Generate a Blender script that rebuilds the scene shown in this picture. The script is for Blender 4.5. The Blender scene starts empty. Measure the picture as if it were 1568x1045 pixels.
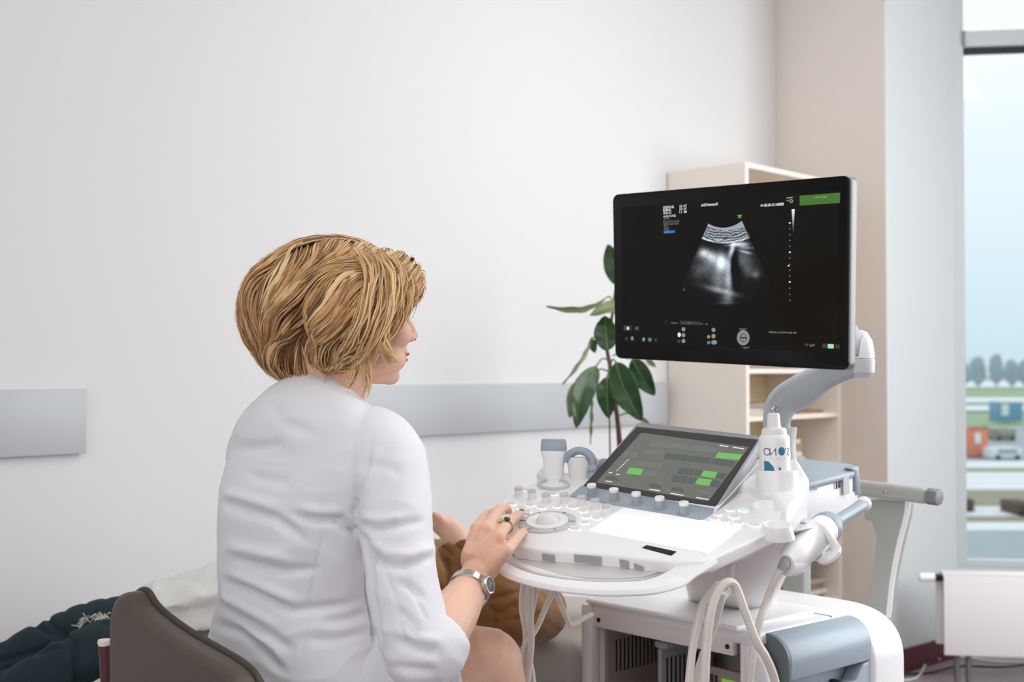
import bpy, bmesh, math, random
from mathutils import Vector, Matrix, noise
from mathutils.bvhtree import BVHTree
random.seed(7)
S = bpy.context.scene
COL = S.collection
# ---------------------------------------------------------------- camera frame
FPX, CX, CY = 1945.0, 784.0, 522.5
EYE = 1.28
YAW = math.radians(43.6)
PIT = math.radians(1.25)
FW = Vector((math.cos(YAW), math.sin(YAW), 0))       # view direction on the floor plan
RT = Vector((math.sin(YAW), -math.cos(YAW), 0))      # to the right of it
UP = Vector((0, 0, 1))

def ray(px, py):
    r = (px - CX) / FPX; u = (CY - py) / FPX
    hc = math.cos(PIT) - u * math.sin(PIT)
    vc = math.sin(PIT) + u * math.cos(PIT)
    return RT * (r / hc) + FW + UP * (vc / hc)        # forward component is 1
ORG = Vector((0, 0, EYE))
def P(px, py, d): return ORG + ray(px, py) * d
def Zp(px, py, z):
    v = ray(px, py); return ORG + v * ((z - EYE) / v.z)
def PL(px, py, o, n):                                 # a point of the plane (o, n)
    v = ray(px, py); return ORG + v * ((o - ORG).dot(n) / v.dot(n))
def W(cx, d, z): return RT * cx + FW * d + UP * z
def proj(p):
    v = p - ORG
    f = v.dot(FW); z = v.z
    fc = f * math.cos(PIT) + z * math.sin(PIT)
    uc = -f * math.sin(PIT) + z * math.cos(PIT)
    return CX + FPX * v.dot(RT) / fc, CY - FPX * uc / fc

cam = bpy.data.cameras.new('camera')
cam.sensor_width = 36; cam.lens = FPX / 1568 * 36
cam.dof.use_dof = True; cam.dof.focus_distance = 2.1; cam.dof.aperture_fstop = 5.0
cam.clip_end = 2000; cam.clip_start = 0.05
co = bpy.data.objects.new('camera', cam); COL.objects.link(co)
co.location = ORG
co.rotation_euler = (math.pi / 2 + PIT, 0, YAW - math.pi / 2)
S.camera = co

# ---------------------------------------------------------------- materials
def lin(c):
    return tuple(((v / 255) / 12.92 if v <= 10 else (((v / 255) + .055) / 1.055) ** 2.4) for v in c)
def mat(name, rgb, rough=.5, metal=0, spec=.5, var=0, vscale=8, bump=0, bscale=60, coat=0, emit=None, estr=0, sss=0, sheen=0, aniso=0, trans=0):
    m = bpy.data.materials.new(name); m.use_nodes = True
    nt = m.node_tree; b = nt.nodes['Principled BSDF']
    c = lin(rgb) + (1,)
    b.inputs['Base Color'].default_value = c
    b.inputs['Roughness'].default_value = rough
    b.inputs['Metallic'].default_value = metal
    b.inputs['Specular IOR Level'].default_value = spec
    if coat: b.inputs['Coat Weight'].default_value = coat; b.inputs['Coat Roughness'].default_value = .05
    if trans: b.inputs['Transmission Weight'].default_value = trans
    if sss:
        b.inputs['Subsurface Weight'].default_value = sss
        b.inputs['Subsurface Radius'].default_value = (.012, .005, .003)
        b.inputs['Subsurface Scale'].default_value = 1.0
    if sheen: b.inputs['Sheen Weight'].default_value = sheen
    if emit: b.inputs['Emission Color'].default_value = lin(emit) + (1,); b.inputs['Emission Strength'].default_value = estr
    if var or bump:
        tc = nt.nodes.new('ShaderNodeTexCoord')
    if var:
        n = nt.nodes.new('ShaderNodeTexNoise'); n.inputs['Scale'].default_value = vscale; n.inputs['Detail'].default_value = 4
        nt.links.new(tc.outputs['Object'], n.inputs['Vector'])
        mx = nt.nodes.new('ShaderNodeMix'); mx.data_type = 'RGBA'
        mx.inputs[6].default_value = tuple(x * (1 - var) for x in c[:3]) + (1,)
        mx.inputs[7].default_value = tuple(min(1, x * (1 + var)) for x in c[:3]) + (1,)
        nt.links.new(n.outputs['Fac'], mx.inputs[0]); nt.links.new(mx.outputs[2], b.inputs['Base Color'])
    if bump:
        n2 = nt.nodes.new('ShaderNodeTexNoise'); n2.inputs['Scale'].default_value = bscale; n2.inputs['Detail'].default_value = 3
        nt.links.new(tc.outputs['Object'], n2.inputs['Vector'])
        bp = nt.nodes.new('ShaderNodeBump'); bp.inputs['Strength'].default_value = bump; bp.inputs['Distance'].default_value = .01
        nt.links.new(n2.outputs['Fac'], bp.inputs['Height']); nt.links.new(bp.outputs['Normal'], b.inputs['Normal'])
    return m
def attr_mat(name, attr='tint', rough=.45, emission=False, estr=1, spec=.5, aniso=0, sheen=0):
    m = bpy.data.materials.new(name); m.use_nodes = True
    nt = m.node_tree; b = nt.nodes['Principled BSDF']
    a = nt.nodes.new('ShaderNodeAttribute'); a.attribute_name = attr
    b.inputs['Roughness'].default_value = rough; b.inputs['Specular IOR Level'].default_value = spec
    if emission:
        b.inputs['Base Color'].default_value = (.0018, .0018, .0015, 1)
        nt.links.new(a.outputs['Color'], b.inputs['Emission Color']); b.inputs['Emission Strength'].default_value = estr
    else:
        nt.links.new(a.outputs['Color'], b.inputs['Base Color'])
    return m
def glow(name, rgb, s=1.0, rough=.3):
    return mat(name, (4, 4, 4), rough, emit=rgb, estr=s)

M = {}
M['wall'] = mat('white_wall_paint', (223, 222, 222), .8, bump=.02, bscale=120)
M['beige'] = mat('beige_wall_paint', (238, 229, 221), .8, bump=.02, bscale=120)
M['greywall'] = mat('grey_wall_paint', (206, 209, 210), .8)
M['floor'] = mat('mauve_vinyl_floor', (150, 135, 140), .35, var=.08, vscale=20)
M['base'] = mat('maroon_skirting', (92, 38, 48), .45)
M['rail'] = mat('grey_wall_guard', (187, 190, 194), .45, var=.02, vscale=3)
M['railshade'] = mat('aluminium_edge', (150, 140, 128), .5)
M['white'] = mat('white_plastic', (249, 249, 250), .35)
M['white2'] = mat('warm_white_plastic', (239, 236, 234), .42)
M['lightgrey'] = mat('light_grey_plastic', (206, 207, 210), .4)
M['midgrey'] = mat('mid_grey_plastic', (165, 168, 171), .42)
M['bluegrey'] = mat('blue_grey_plastic', (164, 178, 190), .36)
M['handle'] = mat('olive_grey_paint', (172, 174, 168), .4)
M['armgrey'] = mat('arm_grey_plastic', (176, 182, 186), .36)
M['metal'] = mat('brushed_aluminium', (128, 128, 128), .45, metal=.7)
M['steel'] = mat('steel', (200, 198, 190), .22, metal=1)
M['black'] = mat('black_plastic', (14, 14, 13), .35)
M['bezel'] = mat('black_glossy_bezel', (7, 7, 6), .2, spec=.25)
M['glass'] = mat('screen_glass', (14, 13, 12), .1, spec=.35)
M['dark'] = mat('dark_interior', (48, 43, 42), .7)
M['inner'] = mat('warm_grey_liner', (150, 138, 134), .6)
M['cream'] = mat('cream_laminate', (242, 233, 222), .5)
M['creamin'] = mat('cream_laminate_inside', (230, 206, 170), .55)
M['paper'] = mat('printed_paper', (196, 188, 178), .8, var=.2, vscale=40)
M['paper2'] = mat('grey_card', (150, 142, 132), .8, var=.2, vscale=30)
M['paper3'] = mat('brown_card', (150, 118, 88), .8, var=.15, vscale=30)
M['cable'] = mat('ivory_cable', (226, 219, 211), .45)
M['skin'] = mat('skin', (238, 193, 168), .5, sss=.15, var=.06, vscale=25)
M['jacket'] = mat('white_cotton', (238, 238, 243), .85, bump=.05, bscale=500, sheen=.1)
M['leather'] = mat('taupe_leather', (86, 76, 66), .42, bump=.04, bscale=300)
M['denim'] = mat('dark_teal_denim', (20, 42, 48), .9, var=.25, vscale=30, bump=.1, bscale=500)
M['suede'] = mat('brown_suede', (140, 96, 48), .95, var=.18, vscale=18, sheen=.3)
M['sheet'] = mat('white_paper_sheet', (226, 225, 221), .9)
M['couch'] = mat('grey_upholstery', (182, 178, 170), .6, var=.03)
M['leaf'] = mat('dark_green_leaf', (30, 66, 26), .28, var=.25, vscale=12)
M['leafb'] = mat('pale_green_leaf', (112, 128, 84), .4, var=.15, vscale=14)
M['vein'] = mat('leaf_midrib', (104, 130, 66), .5)
M['stem'] = mat('brown_stem', (92, 58, 40), .7)
M['soil'] = mat('potting_soil', (50, 36, 26), .95)
M['nail'] = mat('dark_nail_polish', (28, 22, 22), .15)
M['gold'] = mat('pale_gold', (214, 190, 140), .25, metal=1)
M['emerald'] = mat('green_stone', (20, 58, 52), .1)
M['maroon'] = mat('maroon_enamel', (88, 50, 52), .3)

# ---------------------------------------------------------------- mesh helpers
LOC = {}
class MB:
    def __init__(s): s.v = []; s.f = []; s.c = None
    def add(s, vs, fs):
        o = len(s.v); s.v += [Vector(q) for q in vs]; s.f += [tuple(i + o for i in f) for f in fs]; return s
    def bm(s, b):
        b.verts.index_update(); s.add([v.co.copy() for v in b.verts], [[v.index for v in f.verts] for f in b.faces]); b.free(); return s
    def box(s, o, x, y, z, sx, sy, sz, bev=0, seg=2):
        """box centred at o with axes x,y,z and full sizes"""
        b = bmesh.new(); bmesh.ops.create_cube(b, size=1)
        for v in b.verts: v.co = Vector((v.co.x * sx, v.co.y * sy, v.co.z * sz))
        if bev: bmesh.ops.bevel(b, geom=b.edges[:], offset=bev, segments=seg, affect='EDGES', profile=.5)
        m = Matrix((x, y, z)).transposed()
        for v in b.verts: v.co = m @ v.co + o
        return s.bm(b)
    def prism(s, pts, off, bev=0, seg=3):
        """polygon (list of 3D points) swept by vector off; edges rounded"""
        b = bmesh.new(); vs = [b.verts.new(p) for p in pts]; b.faces.new(vs)
        r = bmesh.ops.extrude_face_region(b, geom=b.faces[:])
        bmesh.ops.translate(b, verts=[g for g in r['geom'] if isinstance(g, bmesh.types.BMVert)], vec=off)
        bmesh.ops.recalc_face_normals(b, faces=b.faces[:])
        if bev:
            ed = [e for e in b.edges if len(e.link_faces) == 2 and e.calc_face_angle(0) > .6]
            bmesh.ops.bevel(b, geom=ed, offset=bev, segments=seg, affect='EDGES', profile=.5, clamp_overlap=True)
        return s.bm(b)
    def loft(s, rings, cap=True, closed=True):
        n = len(rings[0]); vs = [p for r in rings for p in r]; fs = []
        for i in range(len(rings) - 1):
            for j in range(n if closed else n - 1):
                k = (j + 1) % n
                fs.append((i * n + j, i * n + k, (i + 1) * n + k, (i + 1) * n + j))
        if cap and closed:
            fs.append(tuple(reversed(range(n)))); fs.append(tuple((len(rings) - 1) * n + j for j in range(n)))
        return s.add(vs, fs)
    def tube(s, path, rad, n=10, cap=True, flat=None):
        """swept circle; rad number or list; flat=(vec, factor) squashes along a direction"""
        path = [Vector(p) for p in path]
        if not isinstance(rad, (list, tuple)): rad = [rad] * len(path)
        t0 = (path[1] - path[0]).normalized()
        a = Vector((0, 0, 1)) if abs(t0.z) < .9 else Vector((1, 0, 0))
        nrm = (a - t0 * a.dot(t0)).normalized(); rings = []
        for i, p in enumerate(path):
            if i == 0: t = t0
            elif i == len(path) - 1: t = (path[i] - path[i - 1]).normalized()
            else: t = (path[i + 1] - path[i - 1]).normalized()
            nrm = (nrm - t * nrm.dot(t)); nrm = nrm.normalized() if nrm.length > 1e-6 else t.orthogonal().normalized()
            bn = t.cross(nrm); ring = []
            for j in range(n):
                g = 2 * math.pi * j / n; o = (nrm * math.cos(g) + bn * math.sin(g)) * rad[i]
                if flat:
                    d = flat[0] - t * flat[0].dot(t)
                    if d.length > .05: d.normalize(); o -= d * o.dot(d) * (1 - flat[1])
                ring.append(p + o)
            rings.append(ring)
        return s.loft(rings, cap)
    def ball(s, c, r, x=None, y=None, z=None, seg=20, rng=14):
        """ellipsoid: r = (rx, ry, rz) along axes"""
        x = x or Vector((1, 0, 0)); y = y or Vector((0, 1, 0)); z = z or Vector((0, 0, 1))
        if not isinstance(r, (list, tuple)): r = (r, r, r)
        b = bmesh.new(); bmesh.ops.create_uvsphere(b, u_segments=seg, v_segments=rng, radius=1)
        for v in b.verts: v.co = c + x * (v.co.x * r[0]) + y * (v.co.y * r[1]) + z * (v.co.z * r[2])
        return s.bm(b)
    def lathe(s, c, ax, prof, n=28, e1=None, squash=1):
        """profile [(radius, height)] turned about axis ax through c"""
        e1 = e1 or ax.orthogonal().normalized(); e2 = ax.cross(e1)
        rings = [[c + ax * h + (e1 * math.cos(2 * math.pi * j / n) + e2 * math.sin(2 * math.pi * j / n) * squash) * max(r, 1e-5) for j in range(n)] for r, h in prof]
        return s.loft(rings, True)
    def build(s, name, m, parent=None, smooth=True, sharp=35, cols=None, sub=0, normals=True):
        me = bpy.data.meshes.new(name)
        if parent is None:
            lo = [min(v[i] for v in s.v) for i in range(3)]; hi = [max(v[i] for v in s.v) for i in range(3)]
            loc = Vector(((lo[0] + hi[0]) / 2, (lo[1] + hi[1]) / 2, lo[2]))
        else: loc = LOC[parent.name]
        me.from_pydata([v - loc for v in s.v], [], s.f); me.update()
        if normals:
            b = bmesh.new(); b.from_mesh(me); bmesh.ops.recalc_face_normals(b, faces=b.faces[:]); b.to_mesh(me); b.free()
        o = bpy.data.objects.new(name, me); COL.objects.link(o); LOC[o.name] = loc
        if parent is None: o.location = loc
        else: o.parent = parent
        if isinstance(m, (list, tuple)):
            for q in m: me.materials.append(q)
        else: me.materials.append(m)
        if smooth:
            me.polygons.foreach_set('use_smooth', [True] * len(me.polygons))
            if sharp: me.set_sharp_from_angle(angle=math.radians(sharp))
        if cols is not None:
            at = me.attributes.new('tint', 'FLOAT_COLOR', 'POINT')
            for i, c in enumerate(cols): at.data[i].color = (c[0], c[1], c[2], 1)
        if sub:
            md = o.modifiers.new('sub', 'SUBSURF'); md.levels = sub; md.render_levels = sub
        return o
def empty(name, loc):
    o = bpy.data.objects.new(name, None); COL.objects.link(o); o.location = loc; LOC[o.name] = Vector(loc)
    o.empty_display_size = .05
    return o
def tag(o, label, cat, group=None, kind=None):
    o['label'] = label; o['category'] = cat
    if group: o['group'] = group
    if kind: o['kind'] = kind
    return o
def plabel(o, label): o['label'] = label; return o
def struct(o): o['kind'] = 'structure'; return o
def cat_rom(pts, n=8):
    """smooth path through points"""
    pts = [Vector(p) for p in pts]; q = [pts[0] * 2 - pts[1]] + pts + [pts[-1] * 2 - pts[-2]]; out = []
    for i in range(1, len(q) - 2):
        for k in range(n):
            t = k / n
            out.append(.5 * ((2 * q[i]) + (q[i + 1] - q[i - 1]) * t + (2 * q[i - 1] - 5 * q[i] + 4 * q[i + 1] - q[i + 2]) * t * t + (3 * q[i] - q[i - 1] - 3 * q[i + 1] + q[i + 2]) * t ** 3))
    out.append(pts[-1]); return out
def cr1(vals, n=8): return [v.x for v in cat_rom([(v, 0, 0) for v in vals], n)]
def ring(c, ax, ay, a, b, n=32, pw=2.0):
    o = []
    for j in range(n):
        g = 2 * math.pi * j / n; ca, sa = math.cos(g), math.sin(g)
        o.append(c + ax * (a * math.copysign(abs(ca) ** (2 / pw), ca)) + ay * (b * math.copysign(abs(sa) ** (2 / pw), sa)))
    return o
def fuse(mb, voxel, smooth=4, fac=.5):
    """weld overlapping solids of mb into one continuous skin; returns (verts, faces, normals)"""
    me = bpy.data.meshes.new('weld'); me.from_pydata([v for v in mb.v], [], mb.f); me.update()
    b = bmesh.new(); b.from_mesh(me); bmesh.ops.recalc_face_normals(b, faces=b.faces[:]); b.to_mesh(me); b.free()
    o = bpy.data.objects.new('weld', me); COL.objects.link(o)
    r = o.modifiers.new('r', 'REMESH'); r.mode = 'VOXEL'; r.voxel_size = voxel
    if smooth:
        k = o.modifiers.new('s', 'SMOOTH'); k.iterations = smooth; k.factor = fac
    bpy.context.view_layer.update()
    e = o.evaluated_get(bpy.context.evaluated_depsgraph_get()); m2 = e.to_mesh()
    vs = [v.co.copy() for v in m2.vertices]; fs = [tuple(p.vertices) for p in m2.polygons]; ns = [v.normal.copy() for v in m2.vertices]
    e.to_mesh_clear(); bpy.data.objects.remove(o); bpy.data.meshes.remove(me)
    q = MB(); q.v = vs; q.f = fs
    return q, ns
def text_mb(txt, o, ex, ey, size, mirror=True, align='LEFT', depth=.0, bold=0):
    """text lying in plane (o, ex, ey); photograph is mirrored, so letters run backwards along ex"""
    cu = bpy.data.curves.new('t', 'FONT'); cu.body = txt; cu.size = size; cu.align_x = align; cu.offset = bold
    ob = bpy.data.objects.new('t', cu); COL.objects.link(ob); bpy.context.view_layer.update()
    e = ob.evaluated_get(bpy.context.evaluated_depsgraph_get()); m2 = e.to_mesh()
    mb = MB(); sx = -1 if mirror else 1
    mb.add([o + ex * (v.co.x * sx) + ey * v.co.y for v in m2.vertices], [tuple(p.vertices) for p in m2.polygons])
    e.to_mesh_clear(); bpy.data.objects.remove(ob); bpy.data.curves.remove(cu)
    return mb
def join(a, b): a.add(b.v, b.f); return a
def seg_dist(p, a, b):
    ax, ay = a; bx, by = b; dx, dy = bx - ax, by - ay; L = dx * dx + dy * dy
    t = 0 if L == 0 else max(0, min(1, ((p[0] - ax) * dx + (p[1] - ay) * dy) / L))
    ex, ey = p[0] - ax - t * dx, p[1] - ay - t * dy
    # signed by side
    return math.hypot(ex, ey), math.copysign(1, dx * ey - dy * ex), t
# ================================================================= ROOM
BY = 3.166                        # back wall (white) stands at y = BY
CORX = 5.10                       # inner corner with the beige wall
X0, Y0, H = -2.6, -3.0, 3.3
def wallbox(name, a, b, z0, z1, t, m, side=1):
    """upright slab from a to b (xy), thickness t to the left of a->b times side"""
    a = Vector((a[0], a[1], 0)); b = Vector((b[0], b[1], 0)); d = (b - a).normalized(); n = Vector((-d.y, d.x, 0)) * side
    mb = MB(); c = (a + b) / 2 + n * t / 2 + UP * ((z0 + z1) / 2)
    mb.box(c, d, n, UP, (b - a).length, t, z1 - z0)
    return struct(mb.build(name, m, smooth=False))
def xy(v): return (v.x, v.y)
g0 = P(1358, 565, 5.30); g1 = P(1459, 565, 5.66)           # grey wall: outer corner and window jamb
wdir = (RT * .99 - FW * .14).normalized(); wn = (-RT * .14 - FW * .99).normalized()   # window wall runs nearly across the view
f1 = g1 + wdir * .055
wallbox('wall_back', (X0, BY), (CORX + .1, BY), 0, H, .15, M['wall'])
wend = f1 + wdir * 2.6
def wallpoly(name, pts, m):
    mb = MB(); mb.prism([Vector((x, y, 0)) for x, y in pts], UP * H); return struct(mb.build(name, m, smooth=False))
mid = g0 + Vector((.16, .3, 0)); g2 = g1 + (g1 - g0) * .12
wallpoly('wall_side', [(CORX, BY), xy(g0), xy(mid), (CORX + .2, BY)], M['beige'])
wallpoly('wall_window_return', [xy(g0), xy(g2), (g2.x - .05, g2.y + .12), xy(mid)], M['greywall'])
wallbox('wall_left', (X0, Y0), (X0, BY), 0, H, .15, M['wall'])
wallbox('wall_front', (5.6, Y0), (X0, Y0), 0, H, .15, M['wall'])
wallbox('wall_right', xy(wend), (5.6, Y0), 0, H, .15, M['wall'], -1)
room = [(X0, Y0), (5.6, Y0), xy(wend), xy(f1), xy(g1), xy(g0), (CORX, BY), (X0, BY)]
cl = MB(); cl.prism([Vector((x, y, H)) for x, y in room], UP * .1); struct(cl.build('ceiling', M['wall'], smooth=False))
cl = MB(); cl.prism([Vector((x, y, -.1)) for x, y in room], UP * .1); struct(cl.build('floor', M['floor'], smooth=False))
def baseb(name, a, b, h=.1, t=.012, side=-1):
    return wallbox(name, a, b, 0, h, t, M['base'], side)
baseb('baseboard_back', (X0, BY), (4.25, BY))
gdir = (g1 - g0).normalized()
baseb('baseboard_return', xy(g0), xy(g1))
# window wall: sill, frame, mullion, panes
SILL, MUL = .40, 2.66
wallbox('wall_window', xy(f1 - wdir * .06), xy(wend), 0, SILL, .22, M['greywall'])
wf = MB()
def fbar(a, b, w, t, z0, z1, off=0):
    c = (a + b) / 2 - wn * off; c = Vector((c.x, c.y, (z0 + z1) / 2))
    wf.box(c, wdir, wn, UP, (b - a).length, t, z1 - z0, .004, 1)
fbar(g1 - wdir * .02, f1, 0, .08, SILL, H, .05)
fr = MB(); wf = MB()
fbar(g1 - wdir * .01, f1 + wdir * .004, 0, .07, SILL, H, .05)
fbar(f1, f1 + wdir * 2.5, 0, .07, SILL, SILL + .03, .05)
zm1 = (P(1500, 47, 5.66)).z; zm0 = P(1500, 71, 5.66).z
fbar(f1, f1 + wdir * 2.5, 0, .07, zm0, zm1, .05)
fbar(f1 + wdir * 1.1, f1 + wdir * 1.16, 0, .07, SILL, H, .05)
fbar(f1 + wdir * 2.5, f1 + wdir * 2.56, 0, .07, SILL, H, .05)
M['alu'] = mat('grey_window_aluminium', (196, 200, 202), .4)
wfo = struct(wf.build('window_1', M['alu']))
wf = MB(); fbar(f1, f1 + wdir * 2.5, 0, .05, zm0 - .022, zm0, .07)
wf.build('gasket', M['black'], wfo)
wf = MB(); fbar(f1 + wdir * .002, f1 + wdir * .012, 0, .05, zm0, zm1, .02); wf.build('bracket', M['midgrey'], wfo)
gm = bpy.data.materials.new('window_glass'); gm.use_nodes = True
nt = gm.node_tree; nt.nodes.remove(nt.nodes['Principled BSDF'])
tr = nt.nodes.new('ShaderNodeBsdfTransparent'); tr.inputs[0].default_value = (.97, .985, .99, 1)
gl = nt.nodes.new('ShaderNodeBsdfGlossy'); gl.inputs['Roughness'].default_value = .02
mx = nt.nodes.new('ShaderNodeMixShader'); mx.inputs[0].default_value = .02
nt.links.new(tr.outputs[0], mx.inputs[1]); nt.links.new(gl.outputs[0], mx.inputs[2]); nt.links.new(mx.outputs[0], nt.nodes['Material Output'].inputs['Surface'])
wf = MB(); fbar(f1, f1 + wdir * 2.5, 0, .006, SILL + .02, H, .06); wf.build('pane', gm, wfo, smooth=False)

# wall guards
def guard(px0, px1, y0t, y0b, label, endcap):
    def onwall(px, py): 
        return PL(px, py, Vector((0, BY, 0)), Vector((0, 1, 0)))
    a = onwall(px0, y0t); b = onwall(px1, 585); zt = GT; zb = GB
    mb = MB(); L = b.x - a.x
    mb.box(Vector(((a.x + b.x) / 2, BY - .012, (zt + zb) / 2)), Vector((1, 0, 0)), Vector((0, 1, 0)), UP, L, .024, zt - zb, .003, 2)
    o = mb.build('wall_guard', M['rail']); tag(o, label, 'wall guard', 'grey wall guards')
    return o
def wz(px, py): return PL(px, py, Vector((0, BY - .024, 0)), Vector((0, 1, 0))).z
GT = (wz(100, 597) + wz(800, 587.5)) / 2; GB = (wz(110, 696) + wz(800, 660)) / 2
guard(-160, 127, 598, 700, 'grey wall guard board at the left edge of the photo, left of the woman', 1)
guard(423, 1016, 590, 680, 'long grey wall guard board behind the woman, running to the potted plant', 1)

# ================================================================= SHELF UNIT
sx0 = 4.257; sx1 = 5.0; sy0 = 2.78; sy1 = BY - .004
SHT = P(1143, 247.5, 5.0).z
shelf_z = [.09, .29, .49, .68, .877, 1.09, 1.28, 1.475, 1.67, 1.87]
sh = empty('shelf_unit', ((sx0 + sx1) / 2, (sy0 + sy1) / 2, 0))
tag(sh, 'tall cream open shelf unit in the corner behind the monitor', 'shelf')
X, Y = Vector((1, 0, 0)), Vector((0, 1, 0))
def part_box(name, m, par, lo, hi, bev=.002):
    mb = MB(); lo = Vector(lo); hi = Vector(hi); c = (lo + hi) / 2; s = hi - lo
    mb.box(c, X, Y, UP, s.x, s.y, s.z, bev, 1); return mb.build(name, m, par)
part_box('side_panel', M['cream'], sh, (sx0, sy0, 0), (sx0 + .022, sy1, SHT))
part_box('side_panel', M['cream'], sh, (sx1 - .022, sy0, 0), (sx1, sy1, SHT))
part_box('top_panel', M['cream'], sh, (sx0 + .022, sy0, SHT - .022), (sx1 - .022, sy1, SHT))
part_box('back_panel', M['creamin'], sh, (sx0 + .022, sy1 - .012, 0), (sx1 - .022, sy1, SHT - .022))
for z in shelf_z:
    part_box('shelf', M['cream'], sh, (sx0 + .022, sy0 + .006, z - .02), (sx1 - .022, sy1 - .012, z))
# stacks of papers and brochures on the shelves
def stack(x, y, z, w, d, hs, ms, labels, group, names=None):
    zz = z + .0005
    for i, h in enumerate(hs):
        mb = MB(); a = random.uniform(-.12, .12); ax = Vector((math.cos(a), math.sin(a), 0)); ay = Vector((-ax.y, ax.x, 0))
        mb.box(Vector((x + random.uniform(-.01, .01), y + random.uniform(-.01, .01), zz + h / 2)), ax, ay, UP, w * random.uniform(.88, 1), d * random.uniform(.9, 1), h, .001, 1)
        o = mb.build(names or 'magazine', M[ms[i % len(ms)]]); tag(o, labels[i], 'magazine', group); zz += h + .0006
stack(4.46, 2.93, 1.28, .29, .22, [.03, .02, .025, .02], ['paper2', 'paper'], ['thick grey magazine at the bottom of the pile just under the monitor', 'thin pale magazine second in the pile just under the monitor', 'grey magazine third in the pile just under the monitor', 'pale magazine topmost of the pile just under the monitor'], 'magazines on the shelf under the monitor')
stack(4.44, 2.93, 1.09, .26, .22, [.03, .02], ['paper', 'paper2'], ['pale folder lowest on the shelf behind the monitor arm joint', 'grey folder lying on the pale folder behind the monitor arm joint'], 'folders behind the arm joint', 'folder')
stack(4.83, 2.92, 1.09, .24, .2, [.012], ['paper3'], ['dark brochure lying on the white shelf right of the monitor arm'], 'brochures right of the arm', 'brochure')
stack(4.62, 2.93, .877, .3, .22, [.03, .022, .03, .02], ['paper', 'creamin', 'paper2', 'creamin'], ['bottom brochure of the pile right of the gel bottle', 'second brochure of the pile right of the gel bottle', 'third brochure of the pile right of the gel bottle', 'top brochure of the pile right of the gel bottle'], 'brochures right of the gel bottle', 'brochure')
stack(4.74, 2.92, .49, .28, .22, [.03, .025], ['paper', 'paper2'], ['pale folder on the shelf seen between the endocavity probe and cart', 'grey folder on the shelf below the endocavity probe'], 'folders low on the shelf unit', 'folder')
stack(4.78, 2.92, .29, .28, .22, [.025, .02, .025, .02], ['paper2', 'paper', 'paper3', 'paper2'], ['bottom booklet of the low pile just over the cart top', 'second booklet of the low pile just over the cart top', 'third booklet of the low pile just over the cart top', 'top booklet of the low pile just over the cart top'], 'booklets low on the shelf unit', 'booklet')

# ================================================================= RADIATOR
rad = empty('radiator', Zp(1510, 1035, 0)); tag(rad, 'white panel radiator on feet under the window', 'radiator')
rd = 5.12
ra = P(1443, 565, rd); ra = Vector((ra.x, ra.y, 0))
rzt = P(1443, 878, rd).z; rzb = P(1443, 1004, rd).z
def rbox(name, m, u0, u1, n0, n1, z0, z1, bev=.003):
    mb = MB(); c = ra + wdir * ((u0 + u1) / 2) - wn * ((n0 + n1) / 2) + UP * ((z0 + z1) / 2)
    mb.box(c, wdir, wn, UP, u1 - u0, n1 - n0, z1 - z0, bev, 2); return mb.build(name, m, rad)
rbox('front_panel', M['white2'], 0, 1.5, 0, .014, rzb, rzt - .012)
rbox('back_panel', M['white2'], -.018, 1.5, .07, .084, rzb + .03, rzt - .02)
rbox('top_grille', M['white2'], -.003, 1.5, .002, .09, rzt - .014, rzt)
mb = MB()
for k in range(40):
    u = .02 + k * .037
    mb.box(ra + wdir * u - wn * .042 + UP * ((rzb + rzt) / 2), wdir, wn, UP, .008, .054, rzt - rzb - .05)
mb.build('fins', M['lightgrey'], rad, smooth=False)
for u in (.055, .10, .37):
    mb = MB(); c = ra + wdir * u - wn * .04; mb.tube([c + UP * .001, c + UP * (rzb + .04)], .011 if u < .3 else .014, 10); mb.build('leg', M['metal'] if u < .3 else M['white2'], rad)
vz = P(1420, 885, rd + .04).z
c = ra - wn * .042 + UP * vz
mb = MB(); mb.tube([c - wdir * .09, c - wdir * .085, c - wdir * .03, c - wdir * .028], [.014, .018, .018, .016], 18); mb.build('valve_head', M['white'], rad)
mb = MB(); mb.tube([c - wdir * .029, c + wdir * .01], .015, 14); mb.build('valve_collar', M['black'], rad)

# floor cables by the radiator
def cable(name, pts, r, m, label, grp='floor cables by the radiator'):
    mb = MB(); mb.tube(cat_rom(pts, 8), r, 8); o = mb.build(name, m); tag(o, label, 'cable', grp); return o
fz = .006
cable('floor_cable', [Zp(1375, 1030, fz), Zp(1400, 1022, fz), Zp(1425, 1010, fz), Zp(1460, 1006, fz), Zp(1520, 1013, fz), Zp(1590, 1016, fz)], .005, M['lightgrey'], 'grey cable looping from beside the cart to behind the radiator feet')
cable('floor_cable', [Zp(1350, 1043, fz), Zp(1400, 1040, fz), Zp(1415, 1022, fz + .004), Zp(1420, 1012, fz + .004), Zp(1440, 1010, fz+.012)], .005, M['lightgrey'], 'short grey cable curling up in front of the maroon skirting')
cable('floor_cable', [Zp(1360, 1033, fz), Zp(1420, 1031, fz), Zp(1470, 1021, fz+.014), Zp(1540, 1022, fz+.012), Zp(1600, 1014, fz)], .005, M['black'], 'black cable on the floor running under the radiator')

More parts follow.
